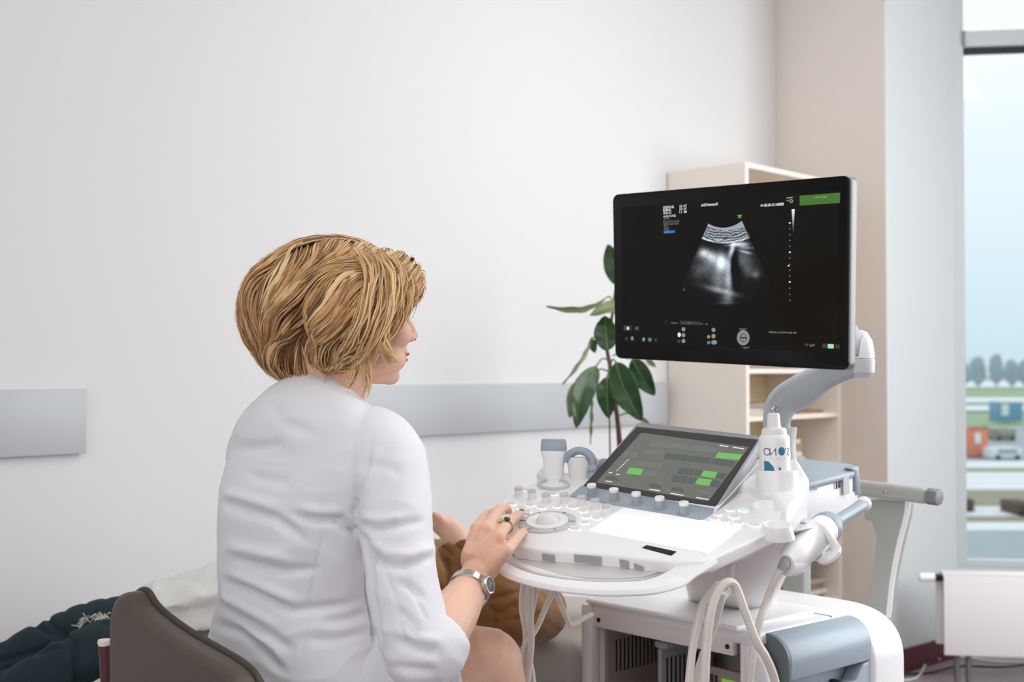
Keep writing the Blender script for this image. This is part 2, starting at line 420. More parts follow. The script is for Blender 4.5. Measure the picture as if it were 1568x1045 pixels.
# ================================================================= OUTDOORS (seen through the window)
GZ = -3.6
def ground(px0, px1, ya, yb, m, name, label, up=0.0):
    mb = MB(); q = [Zp(px0, ya, GZ + up), Zp(px1, ya, GZ + up), Zp(px1 + 0, yb, GZ + up), Zp(px0, yb, GZ + up)]
    mb.prism(q, Vector((0, 0, -.05))); o = mb.build(name, M[m], smooth=False); struct(o); return o
M['grass'] = mat('winter_grass', (150, 178, 140), .9, var=.15, vscale=.3)
M['snow'] = mat('slush_snow', (226, 234, 236), .7)
M['tarmac'] = mat('wet_tarmac', (150, 164, 170), .5, var=.1, vscale=.4)
M['mud'] = mat('brown_verge', (150, 150, 128), .9, var=.2, vscale=.4)
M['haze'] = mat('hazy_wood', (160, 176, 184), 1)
M['orange'] = mat('orange_paint', (228, 140, 108), .5)  # orange paled to carry the outdoor haze
M['blue'] = mat('blue_paint', (112, 160, 196), .5)  # blue paled by the same painted-in haze
M['bark'] = mat('bark', (90, 80, 70), .9)
gg = MB(); cc = W(60, 300, GZ - .3); gg.box(cc, RT, FW, UP, 700, 900, .3); struct(gg.build('ground', M['grass'], smooth=False))
ground(1380, 1800, 586, 575, 'tarmac', 'ground_strip', '', .02)
ground(1380, 1800, 594, 584, 'snow', 'ground_strip', '', .03)
ground(1380, 1800, 617, 609, 'snow', 'ground_strip', '', .04)
ground(1380, 1800, 629, 621, 'snow', 'ground_strip', '', .04)
ground(1380, 1800, 712, 655, 'tarmac', 'ground_strip', '', .02)
ground(1380, 1800, 750, 706, 'snow', 'ground_strip', '', .03)
ground(1380, 1800, 722, 717, 'mud', 'ground_strip', '', .06)
ground(1380, 1800, 776, 750, 'mud', 'ground_strip', '', .04)
ground(1380, 1800, 790, 776, 'snow', 'ground_strip', '', .05)
ground(1380, 1800, 816, 790, 'mud', 'ground_strip', '', .03)
ground(1380, 1800, 1000, 814, 'tarmac', 'ground_strip', '', .06)
ground(1380, 1800, 812, 800, 'snow', 'ground_strip', '', .07)
def outbox(name, m, px0, px1, yt, yb, dep, label, cat, grp=None, parts=()):
    base = Zp((px0 + px1) / 2, yb, GZ + .06); d = (base - ORG).dot(FW); w = (px1 - px0) / FPX * d; h = (yb - yt) / FPX * d
    e = empty(name, base); tag(e, label, cat, grp)
    mb = MB(); mb.box(base + UP * h / 2 + FW * dep / 2, RT, FW, UP, w, dep, h, w * .02, 2); mb.build('body', M[m], e)
    for (pn, pm, u0, u1, v0, v1) in parts:
        q = MB(); q.box(base + RT * (w * ((u0 + u1) / 2 - .5)) + UP * (h * (v0 + v1) / 2) - FW * .03, RT, FW, UP, w * (u1 - u0), .08, h * (v1 - v0)); q.build(pn, M[pm], e, smooth=False)
    return e
outbox('kiosk', 'orange', 1484, 1513, 654, 700, 2.0, 'orange kiosk outside at the roadside, seen through the window', 'kiosk', None, (('poster', 'snow', .3, .6, .45, .8), ('roof', 'mud', -.03, 1.03, .96, 1.02)))
outbox('container', 'blue', 1530, 1566, 616, 646, 2.5, 'blue container with white roof on the grass outside, far right', 'container', None, (('roof', 'snow', -.02, 1.02, .97, 1.03), ('door', 'snow', .1, .4, .3, .9)))
outbox('utility_cabinet', 'snow', 1476, 1484, 656, 694, 1.0, 'narrow white cabinet standing left of the orange kiosk', 'cabinet', None, (('door', 'tarmac', .1, .9, .1, .6),))
outbox('house', 'snow', 1480, 1508, 549, 572, 8, 'small white house in front of the far trees, through window', 'house', None, (('roof', 'snow', -.05, 1.05, .95, 1.1), ('window', 'haze', .2, .5, .2, .5)))
outbox('parked_car', 'mud', 1524, 1556, 658, 674, 1.8, 'dark car parked right of the orange kiosk outside', 'car', None, (('windscreen', 'haze', .2, .8, .55, .9), ('wheel', 'black', .1, .25, 0, .3), ('wheel', 'black', .75, .9, 0, .3)))
outbox('parked_car', 'snow', 1520, 1566, 687, 703, 1.8, 'white car on the wet road below the kiosk', 'car', None, (('windscreen', 'haze', .2, .8, .6, .95), ('wheel', 'black', .1, .25, 0, .3), ('wheel', 'black', .75, .9, 0, .3)))
outbox('parked_car', 'bark', 1478, 1492, 766, 784, 1.6, 'dark car at the left edge of the window pane', 'car', None, (('wheel', 'black', .1, .3, 0, .3),))
outbox('parked_car', 'bark', 1560, 1590, 772, 790, 1.6, 'dark car cut by the right edge of the photo', 'car', None, (('wheel', 'black', .1, .3, 0, .3),))
# far tree line, each crown a thing
for k in range(10):
    px = 1450 + k * 24 + random.uniform(-4, 4); d = 330 + (k % 2) * 14; b = P(px, 565, d); b = Vector((b.x, b.y, GZ))
    hh = random.uniform(4.0, 7.2) + 2.2
    mb = MB(); c = b + UP * hh * .55
    mb.ball(c, (1.95, 1.95, hh * .46), seg=10, rng=8)
    for v in mb.v: v += Vector((noise.noise(v * .8), noise.noise(v * .8 + Vector((9, 0, 0))), noise.noise(v * .8 + Vector((0, 9, 0))))) * .7
    mb.tube([b, b + UP * hh * .4], .2, 6)
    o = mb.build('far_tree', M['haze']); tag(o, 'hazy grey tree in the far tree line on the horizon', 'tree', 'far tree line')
# ================================================================= ULTRASOUND MACHINE
def frame(az, roll, tilt):
    a, r, t = map(math.radians, (az, roll, tilt))
    m = RT * math.sin(a) + FW * math.cos(a); rr = RT * math.cos(a) - FW * math.sin(a)
    v = m * math.cos(t) + UP * math.sin(t); u = rr * math.cos(r) - UP * math.sin(r)
    u = (u - v * u.dot(v)).normalized(); return u, v, u.cross(v)
du, dv, dn = frame(38, 5, 14)                 # console deck: right, away from the user, up
dA = P(800, 800, 2.15)
def D(px, py, h=0): return PL(px, py, dA + dn * h, dn)
def flat(pts, h=0): return [D(x, y, h) for x, y in pts]
lu, lv, ln = frame(38, 5, 0)

mach = empty('ultrasound_machine', Zp(1150, 1045, 0).xy.to_3d() if False else W(.62, 2.75, 0))
tag(mach, 'white and blue-grey ultrasound machine on a cart, in front of the seated woman', 'ultrasound machine')

# ---------------------------------------------------------------- console deck
console_top = [(762, 776), (772, 762), (790, 750), (815, 741), (838, 727), (880, 722), (930, 705), (1060, 700), (1150, 712), (1196, 740), (1224, 770), (1216, 792), (1205, 801), (1180, 815), (1140, 834), (1104, 850), (1076, 861), (1033, 861), (984, 856), (912, 848), (829, 843), (789, 838), (771, 818), (762, 795)]
front = [(1104, 850), (1090, 857), (1076, 861), (1060, 862), (1033, 861), (984, 856), (912, 848), (829, 843), (789, 838), (776, 826), (764, 812)]
mb = MB(); mb.prism(flat(console_top), -dn * .0215, .004, 4); con = mb.build('console', M['white'], mach)
def sub(mb, name, m, par=None, **k):
    return mb.build(name, m, par or con, **k)
k0 = console_top.index((1140, 834))
outer = [(757, 830), (757, 850), (766, 874), (805, 890), (858, 901), (905, 906), (950, 907), (1005, 904), (1045, 893), (1066, 878), (1100, 858)]
inner = [(764, 822), (766, 842), (777, 862), (815, 879), (858, 887), (900, 891), (941, 892), (985, 889), (1015, 878), (1040, 862), (1066, 845)]
base = console_top[:k0 + 1] + [(1104, 850)] + [(x, y - 5) for x, y in inner[::-1]]
mb = MB(); mb.prism(flat(base, -.021), -dn * .010, .004, 3); sub(mb, 'console_base', M['white'])
mb = MB(); mb.prism(flat([(1224, 770), (1216, 792), (1205, 801), (1180, 815), (1140, 834), (1104, 850), (1086, 860), (1062, 846), (1100, 810), (1170, 770)], -.020), -dn * .024, .006, 3); sub(mb, 'console_flank', M['white'])
def band(inn, out, hs, t):
    m = MB(); hv = cr1(hs, 6); rg = []
    ia = cat_rom([Vector((x, y, 0)) for x, y in inn], 6); oa = cat_rom([Vector((x, y, 0)) for x, y in out], 6)
    for i in range(len(ia)):
        o = D(oa[i].x, oa[i].y, hv[i]); n = D(ia[i].x, ia[i].y, hv[i]); w = (o - n)
        rg.append([n - dn * .004, n + w * .12 + dn * .002, n + w * .5 + dn * .003, n + w * .88 + dn * .001, o - dn * .004, o - dn * t * .7, o - w * .12 - dn * t, n + w * .1 - dn * t, n - dn * t * .8])
    m.loft(rg); return m
M['recshade'] = mat('recess_shade_grey', (214, 212, 210), .45)  # shade on the recess floor, put in as a grey sheet
mb = MB(); mb.prism(flat([(778, 846), (800, 862), (858, 880), (900, 885), (941, 886), (985, 883), (1014, 874), (1034, 862), (984, 858), (912, 850), (829, 845), (789, 840)], -.0202), -dn * .003, .001, 1); sub(mb, 'recess_shade', M['recshade'])
band(inner, outer, [-.004, -.010, -.014, -.014, -.014, -.014, -.014, -.014, -.013, -.008, -.002], .009).build('grab_rim', M['white'], con)
wa = cat_rom(flat([(789, 838), (829, 843), (912, 848), (984, 856), (1033, 861), (1060, 862)]), 5); wa = [p - dn * .001 for p in wa]; wb = [p - dn * .02 for p in wa]
wpx = [proj(p)[0] for p in wa]
def wall_at(px, f):
    for i in range(len(wa) - 1):
        if wpx[i] <= px <= wpx[i + 1]:
            s_ = (px - wpx[i]) / (wpx[i + 1] - wpx[i]); n = (wa[i + 1] - wa[i]).cross(dn).normalized()
            if n.dot(FW) > 0: n = -n
            return wa[i].lerp(wa[i + 1], s_) - dn * (.0215 * f) + n * .0016, n
for x0, x1, fa, fb, fc, fd in ((830, 849, .2, .72, .24, .80), (879, 921, .10, .72, .14, .78), (949, 963, .18, .78, .22, .82), (971, 985, .35, .8, .55, .82)):
    (a_, n_), (b_, _), (c_, _), (d_, _) = wall_at(x0, fa), wall_at(x1, fc), wall_at(x1, fd), wall_at(x0, fb)
    mb = MB(); mb.prism([a_, b_, c_, d_], n_ * .0006); sub(mb, 'label_plate', M['midgrey'], smooth=False)
# backlit touch keyboard and black read-out
M['lit'] = mat('backlit_white_keyboard', (250, 250, 250), .25, emit=(255, 255, 255), estr=.35)
mb = MB(); mb.prism(flat([(955, 777), (1135, 806), (1085, 845), (902, 812)], .0022), -dn * .004, .0012, 2); kb = sub(mb, 'keyboard', M['lit'])
mb = MB(); mb.prism(flat([(983, 839), (990, 835), (1036, 845), (1028, 851)], .0008), -dn * .002); sub(mb, 'read_out', M['black'], smooth=False)
# blue-grey strip under the touch panel
mb = MB(); mb.prism(flat([(872, 759), (890, 743), (1000, 755), (1100, 772), (1090, 786), (1072, 797), (1000, 783)], .003), -dn * .006, .002, 2); sub(mb, 'encoder_strip', M['bluegrey'])
def knob(px, py, r, h, m1, m2, h0=0):
    c = D(px, py, h0)
    q = MB(); q.lathe(c, dn, [(r * 1.12, 0), (r * 1.12, h * .08), (r, h * .12), (r, h * .7), (r * .98, h * .74)], 22); o = sub(q, 'knob', m1)
    q = MB(); q.lathe(c, dn, [(r * .95, h * .72), (r * .98, h * .75), (r * .98, h * .97), (r * .86, h), (0, h)], 22)
    # cap is part of the same knob
    q2 = MB(); q2.v = q.v; q2.f = q.f; o2 = q2.build('knob_cap', m2, con)
for px, py in ((907, 759), (941, 766), (975, 772), (1011, 779), (1048, 787)): knob(px, py, .0083, .021, M['midgrey'], M['white'], .003)
for px, py in ((795, 760), (815, 764), (837, 770), (865, 770), (891, 774), (912, 779), (929, 788)): knob(px, py, .0078, .017, M['white2'], M['lightgrey'])
M['halo'] = mat('lit_button_ring', (250, 252, 252), .4, emit=(250, 252, 250), estr=.45)
M['halog'] = mat('green_button', (205, 232, 220), .4, emit=(190, 235, 215), estr=.3)
def button(px, py, ra, rb, m=None):
    c = D(px, py)
    q = MB(); rg = [[c + du * (math.cos(t) * ra * s) + dv * (math.sin(t) * rb * s) + dn * h for t in [2 * math.pi * j / 20 for j in range(20)]] for s, h in ((1.18, .0002), (1.18, .0014), (1.02, .0014))]
    q.loft(rg); sub(q, 'button_ring', M['halo'])
    q = MB(); rg = [[c + du * (math.cos(t) * ra * s) + dv * (math.sin(t) * rb * s) + dn * h for t in [2 * math.pi * j / 20 for j in range(20)]] for s, h in ((.98, .0008), (.98, .0032), (.85, .0045), (.4, .0038))]
    q.loft(rg); sub(q, 'button', m or M['white2'])
for b in ((783, 773, .009, .005), (776, 781, .009, .005, 1), (800, 780, .009, .006), (772, 789, .008, .005), (789, 790, .008, .006), (812, 775, .008, .006), (807, 785, .008, .006), (829, 778, .009, .006), (853, 777, .007, .006), (877, 778, .010, .006), (893, 784, .007, .006), (898, 793, .007, .006), (914, 795, .008, .006), (896, 802, .007, .006), (880, 811, .011, .006), (807, 789, .007, .005), (847, 758, .008, .005), (806, 752, .006, .004),
          (1100, 789, .006, .005), (1118, 782, .007, .005), (1138, 783, .008, .005, 1), (1094, 796, .007, .005), (1124, 793, .008, .006), (1110, 800, .007, .005), (1131, 802, .008, .006), (1155, 805, .011, .006)):
    button(*b[:4], M['halog'] if len(b) > 4 else None)
# trackball
c = D(838, 801)
rx = (D(884, 797) - D(793, 805)).length / 2 * .98
mb = MB(); mb.lathe(c, dn, [(rx, 0), (rx, .002), (rx * .97, .003), (rx * .76, .0034), (rx * .74, .001)], 40); sub(mb, 'trackball_ring', M['lightgrey'])
mb = MB(); mb.lathe(c, dn, [(rx * .735, 0), (rx * .735, .004), (rx * .7, .0055), (rx * .5, .005), (rx * .45, .002)], 40); sub(mb, 'trackball_bezel', M['white'])
mb = MB(); mb.ball(c - dn * rx * .1, rx * .44, seg=24); sub(mb, 'trackball', M['white2'])
mb = MB()
for k in range(6):
    g = k * math.pi / 3 + .4; e = du * math.cos(g) + dv * math.sin(g)
    mb.box(c + e * rx * .86 + dn * .0036, e, dn.cross(e), dn, rx * .2, .0008, .0006)
sub(mb, 'ring_marks', M['black'], smooth=False)
# right hand shoulder: humps that carry the cup and empty probe bays
mb = MB()
mb.prism(flat([(1104, 778), (1142, 748), (1168, 738), (1224, 742), (1240, 770), (1232, 800), (1205, 834), (1186, 806), (1150, 782)], -.03), dn * .05, .012, 4)
sh1 = sub(mb, 'cup_shoulder', M['white'])
mb = MB(); r_ = .031; mb.lathe(D(1182, 786), dn, [(r_ * 1.3, -.01), (r_ * 1.16, .006), (r_ * 1.02, .013), (r_ * .86, .012), (r_ * .7, .002), (0, 0)], 36, du, .8); sub(mb, 'probe_bay', M['white'])
mb = MB(); r_ = .022; mb.lathe(D(1190, 814), dn, [(r_ * 1.3, -.01), (r_ * 1.16, .006), (r_ * 1.02, .012), (r_ * .86, .011), (r_ * .7, .002), (0, 0)], 36, du, .8); sub(mb, 'probe_bay', M['white'])
cupc = D(1191, 757, .004)
mb = MB(); mb.lathe(cupc, UP, [(.034, -.012), (.0355, .002), (.036, .039), (.035, .0415), (.0325, .0415), (.0315, .039), (.031, .008), (0, .006)], 36); sub(mb, 'gel_cup', M['white'])
# left hand probe wells
lc = D(848, 744, .0)
mb = MB(); mb.lathe(lc, dn, [(.032, -.01), (.032, .004), (.029, .006), (.026, .004), (.0255, -.02), (0, -.02)], 30, du, .8); sub(mb, 'probe_well', M['lightgrey'])
mb = MB(); mb.prism(flat([(822, 742), (829, 734), (840, 730), (836, 746)], -.01), dn * .022, .004, 3); sub(mb, 'well_guard', M['white2'])
mb = MB(); mb.ball(D(905, 716, .004), (.024, .018, .022), du, dv, dn); sub(mb, 'rear_well', M['white2'])
mb = MB(); mb.ball(D(925, 712, .01), (.014, .012, .012), du, dv, dn); sub(mb, 'rear_post', M['midgrey'])

# ---------------------------------------------------------------- tilted touch panel
be = math.radians(36); mh = RT * math.sin(math.radians(38)) + FW * math.cos(math.radians(38))
tu = du; tw = mh * math.cos(be) + UP * math.sin(be); tw = (tw - tu * tw.dot(tu)).normalized(); tn = tu.cross(tw)
tO = D(890, 748)
def T(px, py, h=0): return PL(px, py, tO + tn * h, tn)
mb = MB(); mb.prism([T(*q) for q in ((888, 750), (1095, 787), (1166, 672), (1158, 666), (982, 646), (974, 648))], -tn * .022, .004, 3)
tp = mb.build('touch_panel', M['midgrey'], mach)
mb = MB(); mb.prism([T(*q) + tn * .0012 for q in ((890, 748), (1092, 783), (1161, 674), (975, 654))], -tn * .002, .0006, 1)
M['tglass'] = mat('touch_glass', (26, 25, 22), .12, spec=.9, coat=.6)
sub(mb, 'glass', M['tglass'], tp)
M['tlit'] = mat('touch_display', (30, 32, 30), .14, spec=.9, coat=.6, emit=(122, 124, 114), estr=.6)  # glow raised to carry the pale reflected haze as well
mb = MB(); mb.prism([T(*q) + tn * .0015 for q in ((913, 740), (1085, 769), (1147, 686), (982, 664))], -tn * .0006)
sub(mb, 'display', M['tlit'], tp, smooth=False)
M['tkey'] = mat('touch_key', (60, 66, 62), .2, spec=.8, coat=.5, emit=(120, 126, 120), estr=.6)
M['tdim'] = mat('touch_key_dim', (50, 58, 56), .2, spec=.8, coat=.5, emit=(80, 92, 90), estr=.6)
M['tgreen'] = mat('touch_key_green', (60, 130, 50), .2, spec=.6, coat=.4, emit=(116, 178, 98), estr=.75)
M['twhite'] = mat('touch_text', (200, 205, 200), .3, emit=(205, 210, 205), estr=.7)
def z3(x, y): return 880 + x / 5.407, 640 + y / 5.407
def tkey(name, m, q, e=.002):
    mb = MB(); mb.prism([T(*z3(*k)) + tn * e for k in q], -tn * .0004); sub(mb, name, M[m], tp, smooth=False)
tkey('green_key', 'tgreen', [(455, 420), (570, 432), (545, 484), (428, 468)])
tkey('green_key', 'tgreen', [(1192, 293), (1388, 312), (1362, 360), (1165, 338)])
tkey('green_key', 'tgreen', [(1070, 445), (1182, 458), (1160, 507), (1046, 492)])
tkey('green_key', 'tgreen', [(1025, 508), (1138, 521), (1113, 572), (998, 556)])
for q in ([(585, 437), (690, 448), (665, 500), (562, 487)], [(420, 288), (535, 298), (510, 344), (395, 330)], [(510, 366), (612, 376), (590, 416), (487, 404)], [(625, 378), (735, 390), (712, 430), (602, 418)],
          [(650, 195), (800, 212), (780, 262), (625, 245)], [(815, 214), (950, 230), (930, 278), (795, 263)], [(965, 232), (1180, 256), (1160, 300), (945, 280)], [(590, 268), (745, 284), (725, 322), (570, 305)]): tkey('grey_key', 'tkey', q)
for q in ([(875, 420), (995, 433), (970, 482), (850, 467)], [(1005, 436), (1060, 443), (1035, 488), (982, 480)], [(1190, 462), (1255, 470), (1235, 515), (1168, 505)], [(820, 480), (945, 492), (920, 545), (795, 530)], [(955, 497), (1018, 505), (992, 556), (930, 545)], [(1145, 523), (1210, 531), (1188, 582), (1122, 572)],
          [(760, 300), (940, 318), (920, 362), (740, 345)], [(950, 320), (1135, 340), (1118, 385), (930, 362)], [(1145, 345), (1330, 368), (1310, 410), (1128, 386)]): tkey('dim_key', 'tdim', q)
for (x, y, w) in ((1205, 232, 70), (1315, 248, 90), (262, 528, 50), (620, 596, 90), (795, 630, 110), (1010, 665, 100), (285, 456, 30), (345, 470, 30)):
    tkey('caption', 'twhite', [(x, y), (x + w, y + w * .16), (x + w - 3, y + w * .16 + 6), (x - 3, y + 6)])
for k in range(8): tkey('slider_tick', 'twhite', [(350 + k * 13, 440 - k * 12.5), (359 + k * 13, 441 - k * 12.5), (355 + k * 13, 447 - k * 12.5), (346 + k * 13, 446 - k * 12.5)])
for (x, y) in ((310, 520), (670, 585), (855, 615), (1070, 640)):
    tkey('dial', 'tdim' if x < 1000 else 'tkey', [(x + 55 * math.cos(t), y + 8 * math.cos(t) - 34 * math.sin(t)) for t in [math.pi * k / 10 for k in range(11)]])
# wedge that carries the panel
mb = MB(); mb.prism([D(1068, 775), D(1096, 788), T(1160, 690) - tn * .03, T(1140, 680) - tn * .03], (D(1040, 770) - D(1068, 775)).normalized() * .2, .004, 2); sub(mb, 'panel_wedge', M['white'], tp)

# ---------------------------------------------------------------- rear block with blue-grey top plate
pA = P(1225, 757, 2.33); _, _, pn = frame(38, 3, 5)
def B(px, py, h=0): return PL(px, py, pA + pn * h, pn)
top = [(1208, 722), (1220, 735), (1234, 741), (1270, 732), (1308, 722), (1313, 716), (1306, 711), (1272, 707), (1222, 701), (1190, 700)]
mb = MB(); mb.prism([B(*q) for q in top], -pn * .014, .005, 3); rb = mb.build('rear_block', M['white'], mach)
rb.data.materials.clear(); rb.data.materials.append(M['bluegrey'])
body = [(1218, 735), (1234, 740), (1270, 731), (1306, 721), (1306, 714), (1250, 706), (1205, 706)]
mb = MB(); mb.prism([B(*q) - pn * .014 for q in body], -pn * .085, .004, 3); plabel(sub(mb, 'rear_housing', M['white'], rb), 'white housing below the blue-grey top plate')
sd = (B(1306, 721) - B(1234, 740)).normalized(); sn = sd.cross(pn)                # its long side faces right of the picture
sO = B(1238, 756, -.02) + sn * .003
def SD(px, py, h=0): return PL(px, py, B(1234, 740) + sn * (.004 + h), sn)
mb = MB(); mb.prism([SD(*q) for q in ((1304, 718), (1315, 714), (1319, 757), (1313, 759), (1309, 724))], -sn * .02, .002, 2); sub(mb, 'rear_trim', M['bluegrey'], rb)
mb = MB(); mb.prism([SD(*q) for q in ((1290, 731), (1299, 728), (1299, 756), (1291, 759))], sn * .002); sub(mb, 'socket_cover', M['lightgrey'], rb, smooth=False)
for q in ([(1280, 738), (1281.5, 738), (1281.5, 749), (1280, 749.5)], [(1283.5, 737), (1286.5, 736), (1286.5, 747), (1283.5, 748)]):
    mb = MB(); mb.prism([SD(*k) for k in q], sn * .001); sub(mb, 'usb_port', M['black'], rb, smooth=False)
for x in (1241, 1249):
    for y in (744, 748.5):
        mb = MB(); mb.prism([SD(x - 2.2, y), SD(x + 2.2, y - 1), SD(x + 2.2, y + 2), SD(x - 2.2, y + 3)], sn * .0008); sub(mb, 'port_symbol', M['midgrey'], rb, smooth=False)

# ---------------------------------------------------------------- pedestal column between deck and cart
cz = .78
def Cz(px, py, z=cz): return Zp(px, py, z)
cU = (Cz(1190, 975) - Cz(905, 920)).normalized(); cV = Vector((-cU.y, cU.x, 0)); cO = Cz(905, 920)
CW = (Cz(1190, 975) - Cz(905, 920)).length
def K(u, v, z): return cO + cU * u + cV * v + UP * (z - cz)
mb = MB()
pc0 = Cz(1120, 925); pc1 = D(1130, 800, -.05)
rg = []
for t in range(8):
    s = t / 7; c = pc0.lerp(pc1, s); e = .085 + .05 * s ** 2
    rg.append(ring(c, cU, cV, e, .07 + .03 * s, 28, 3.2))
mb.loft(rg); mb.build('pedestal', M['white2'], mach)
mb = MB(); mb.prism(flat([(1040, 860), (1078, 856), (1150, 830), (1192, 806), (1180, 795), (1060, 835), (930, 825), (860, 835)], -.034), -dn * .03, .01, 3); mb.build('under_shell', M['white2'], mach)

# ---------------------------------------------------------------- monitor
mTR, mBR, mL = P(1303, 268, 2.27), P(1303, 568, 2.29), P(941, 424, 2.66)
mn = (mBR - mTR).cross(mL - mTR).normalized()
if mn.dot(FW) > 0: mn = -mn
def N(px, py, h=0): return PL(px, py, mTR + mn * h, mn)
def rounded(c4, r, n=7):
    """quad with rounded corners (points), r as share of the shorter edges"""
    out = []
    for i in range(4):
        p0, p, p2 = c4[i - 1], c4[i], c4[(i + 1) % 4]
        a = p + (p0 - p).normalized() * r; b = p + (p2 - p).normalized() * r
        for k in range(n + 1):
            t = k / n; out.append((1 - t) ** 2 * a + 2 * t * (1 - t) * p + t * t * b)
    return out
mq = [N(939, 298), N(1304, 268), N(1301, 568), N(943, 549)]
mb = MB(); mb.prism(rounded(mq, .016), -mn * .022, .002, 2); mon = mb.build('monitor', M['metal'], mach)
ctr = sum(mq, Vector()) / 4
def inset(q, d): return [p + ((ctr - p).normalized()) * d for p in q]
mb = MB(); mb.prism([p + mn * .0035 for p in rounded(inset(mq, .0012), .016)], -mn * .006, .0015, 2); plabel(sub(mb, 'bezel', M['bezel'], mon), 'black glossy bezel')
mb = MB(); mb.prism([p - mn * .022 for p in rounded(inset(mq, .02), .03)], -mn * .02, .008, 3); sub(mb, 'back_shell', M['white'], mon)
M['screen'] = mat('dark_screen', (6, 6, 5), .15, spec=.15, emit=(18, 16, 13), estr=1.0)
mb = MB(); mb.prism([N(*q) + mn * .0042 for q in ((953, 318), (1287, 293), (1286, 541), (955, 524))], -mn * .0012); scr = sub(mb, 'screen', M['screen'], mon, smooth=False)
SH = .0048
# scan sector as a shaded fan (what the display shows)
ap = (1112.5, 283.0)
def fan_val(x, y):
    r = math.hypot(x - ap[0], y - ap[1]); n1 = noise.noise(Vector((x * .35, r * 1.5, 1))); n2 = noise.noise(Vector((x * .12, y * .12, 4))); n3 = noise.noise(Vector((x * .6, y * .6, 2)))
    v = 0
    dep = r - 68                                        # depth below the probe face
    if dep < 22:
        v = .36 + .26 * math.sin(dep * 1.5 + n2 * 5 + x * .03) + .4 * n1
        if dep < 2: v = .55
        if dep > 19: v += .25
    else:
        def blob(cx, cy, sx, sy, a, rot=0):
            c, s = math.cos(rot), math.sin(rot); dx, dy = x - cx, y - cy
            return a * math.exp(-((dx * c + dy * s) / sx) ** 2 - ((-dx * s + dy * c) / sy) ** 2)
        v = .03
        v += blob(1080, 388, 8, 7, .75) + blob(1092, 394, 8, 8, .65) + blob(1107, 402, 7.5, 12, 1.1) + blob(1098, 402, 12, 10, .15)
        v += blob(1084, 410, 13, 15, .2) + blob(1103, 427, 11, 18, .34) + blob(1118, 430, 6, 22, .55) + blob(1118, 405, 4, 12, .35) + blob(1070, 412, 9, 16, .1)
        v += blob(1108, 446, 26, 4.5, .5, .25) + blob(1116, 458, 9, 7, .55) + blob(1114, 464, 14, 2.2, .35)
        v += blob(1130, 374, 13, 3, .75, -.12) + blob(1123, 383, 3.5, 11, .8, .25) + blob(1140, 376, 9, 3, .45, -.1) + blob(1143, 386, 9, 2, .5, .25) + blob(1146, 380, 10, 2.2, .3)
        v += blob(1136, 398, 11, 16, .2, .3) + blob(1150, 405, 10, 18, .13, -.4) + blob(1159, 421, 7, 5, .28) + blob(1146, 415, 5, 8, .12)
        v -= blob(1127, 412, 5.5, 22, .5)
        v *= (1 + .3 * n1 + .3 * n3)
        if v > .06: v += .05 * n2
    return max(0, min(1, v))
NA, NR = 150, 190
vs, cs, fs = [], [], []
a0, a1, r0, r1 = math.radians(-29.5), math.radians(29.5), 66, 188
for i in range(NR):
    for j in range(NA):
        r = r0 + (r1 - r0) * i / (NR - 1); a = a0 + (a1 - a0) * j / (NA - 1)
        asp = .80
        x = ap[0] + r * math.sin(a) * 1.0 * asp + (r - 66) * .0; y = ap[1] + r * math.cos(a) - (x - ap[0]) * .08
        ed = min(1, min(j, NA - 1 - j) / 3) * min(1, (NR - 1 - i) / 60)
        v = fan_val(x, y) * (.25 + .75 * ed if ed < 1 else 1)
        vs.append(N(x, y) + mn * SH); g_ = 1.15 * v ** 1.6; cs.append((g_ * .78 + .0060, g_ * .88 + .0052, g_ * .98 + .0040))
for i in range(NR - 1):
    for j in range(NA - 1): k = i * NA + j; fs.append((k, k + 1, k + NA + 1, k + NA))
mb = MB(); mb.v = vs; mb.f = fs; mb.build('scan_image', attr_mat('scan_light', 'tint', .15, True, 1.0, .15), mon, cols=cs)
# on-screen writing and symbols, mirrored like the photograph
E = {}
for k, c, s in (('w', (235, 238, 240), 1.0), ('g', (150, 152, 150), .8), ('gr', (70, 120, 45), .9), ('gb', (90, 190, 80), .9), ('bl', (50, 120, 210), .9), ('y', (200, 160, 50), .7), ('cy', (70, 160, 170), .7), ('dk', (62, 62, 60), .7), ('lg', (165, 225, 170), 1.0), ('rd', (26, 14, 9), .5)):
    E[k] = glow('screen_ink_' + k, c, s)
ex = (N(1200, 420) - N(1050, 420)).normalized(); ey = (N(1100, 350) - N(1100, 480)); ey = (ey - ex * ey.dot(ex)).normalized()
def px_ex(px, py):                       # screen x direction along the tilted rows at that height
    s = .083 * (1 - (py - 293) / 248) * .95 - .05 * (py - 293) / 248
    return (N(px + 20, py - 20 * s) - N(px - 20, py + 20 * s)).normalized()
def stext(t, px, py, hpx, k='w', name='screen_text', w=None, bold=.0):
    """px = right end in the picture: mirrored letters start there and run left"""
    o = N(px, py, SH); e = px_ex(px, py); size = (N(px, py - hpx) - N(px, py)).length / .7
    m = text_mb(t, o, e, ey, size, True, 'LEFT', bold=bold * size)
    if w:
        xs = [(v - o).dot(e) for v in m.v]; L = max(xs) - min(xs); tgt = (N(px, py) - N(px - w, py)).length
        for v in m.v: v += e * ((v - o).dot(e) * (tgt / L - 1))
    return m.build(name, E[k], mon, smooth=False, normals=False)
def sq(name, k, q, dz=0):
    m = MB(); m.prism([N(x, y, SH + dz) for x, y in q], -mn * .0003); return m.build(name, E[k], mon, smooth=False)
def disc(name, k, cx, cy, rx, ry, dz=0): return sq(name, k, [(cx + rx * math.cos(t), cy + ry * math.sin(t)) for t in [2 * math.pi * j / 20 for j in range(20)]], dz)
stext('Novamed Clinic', 1099, 314.5, 4.2, 'w', w=25, bold=.02)
stext('20.10.2021', 1032, 318.5, 3.6, 'w', w=16, bold=.02)
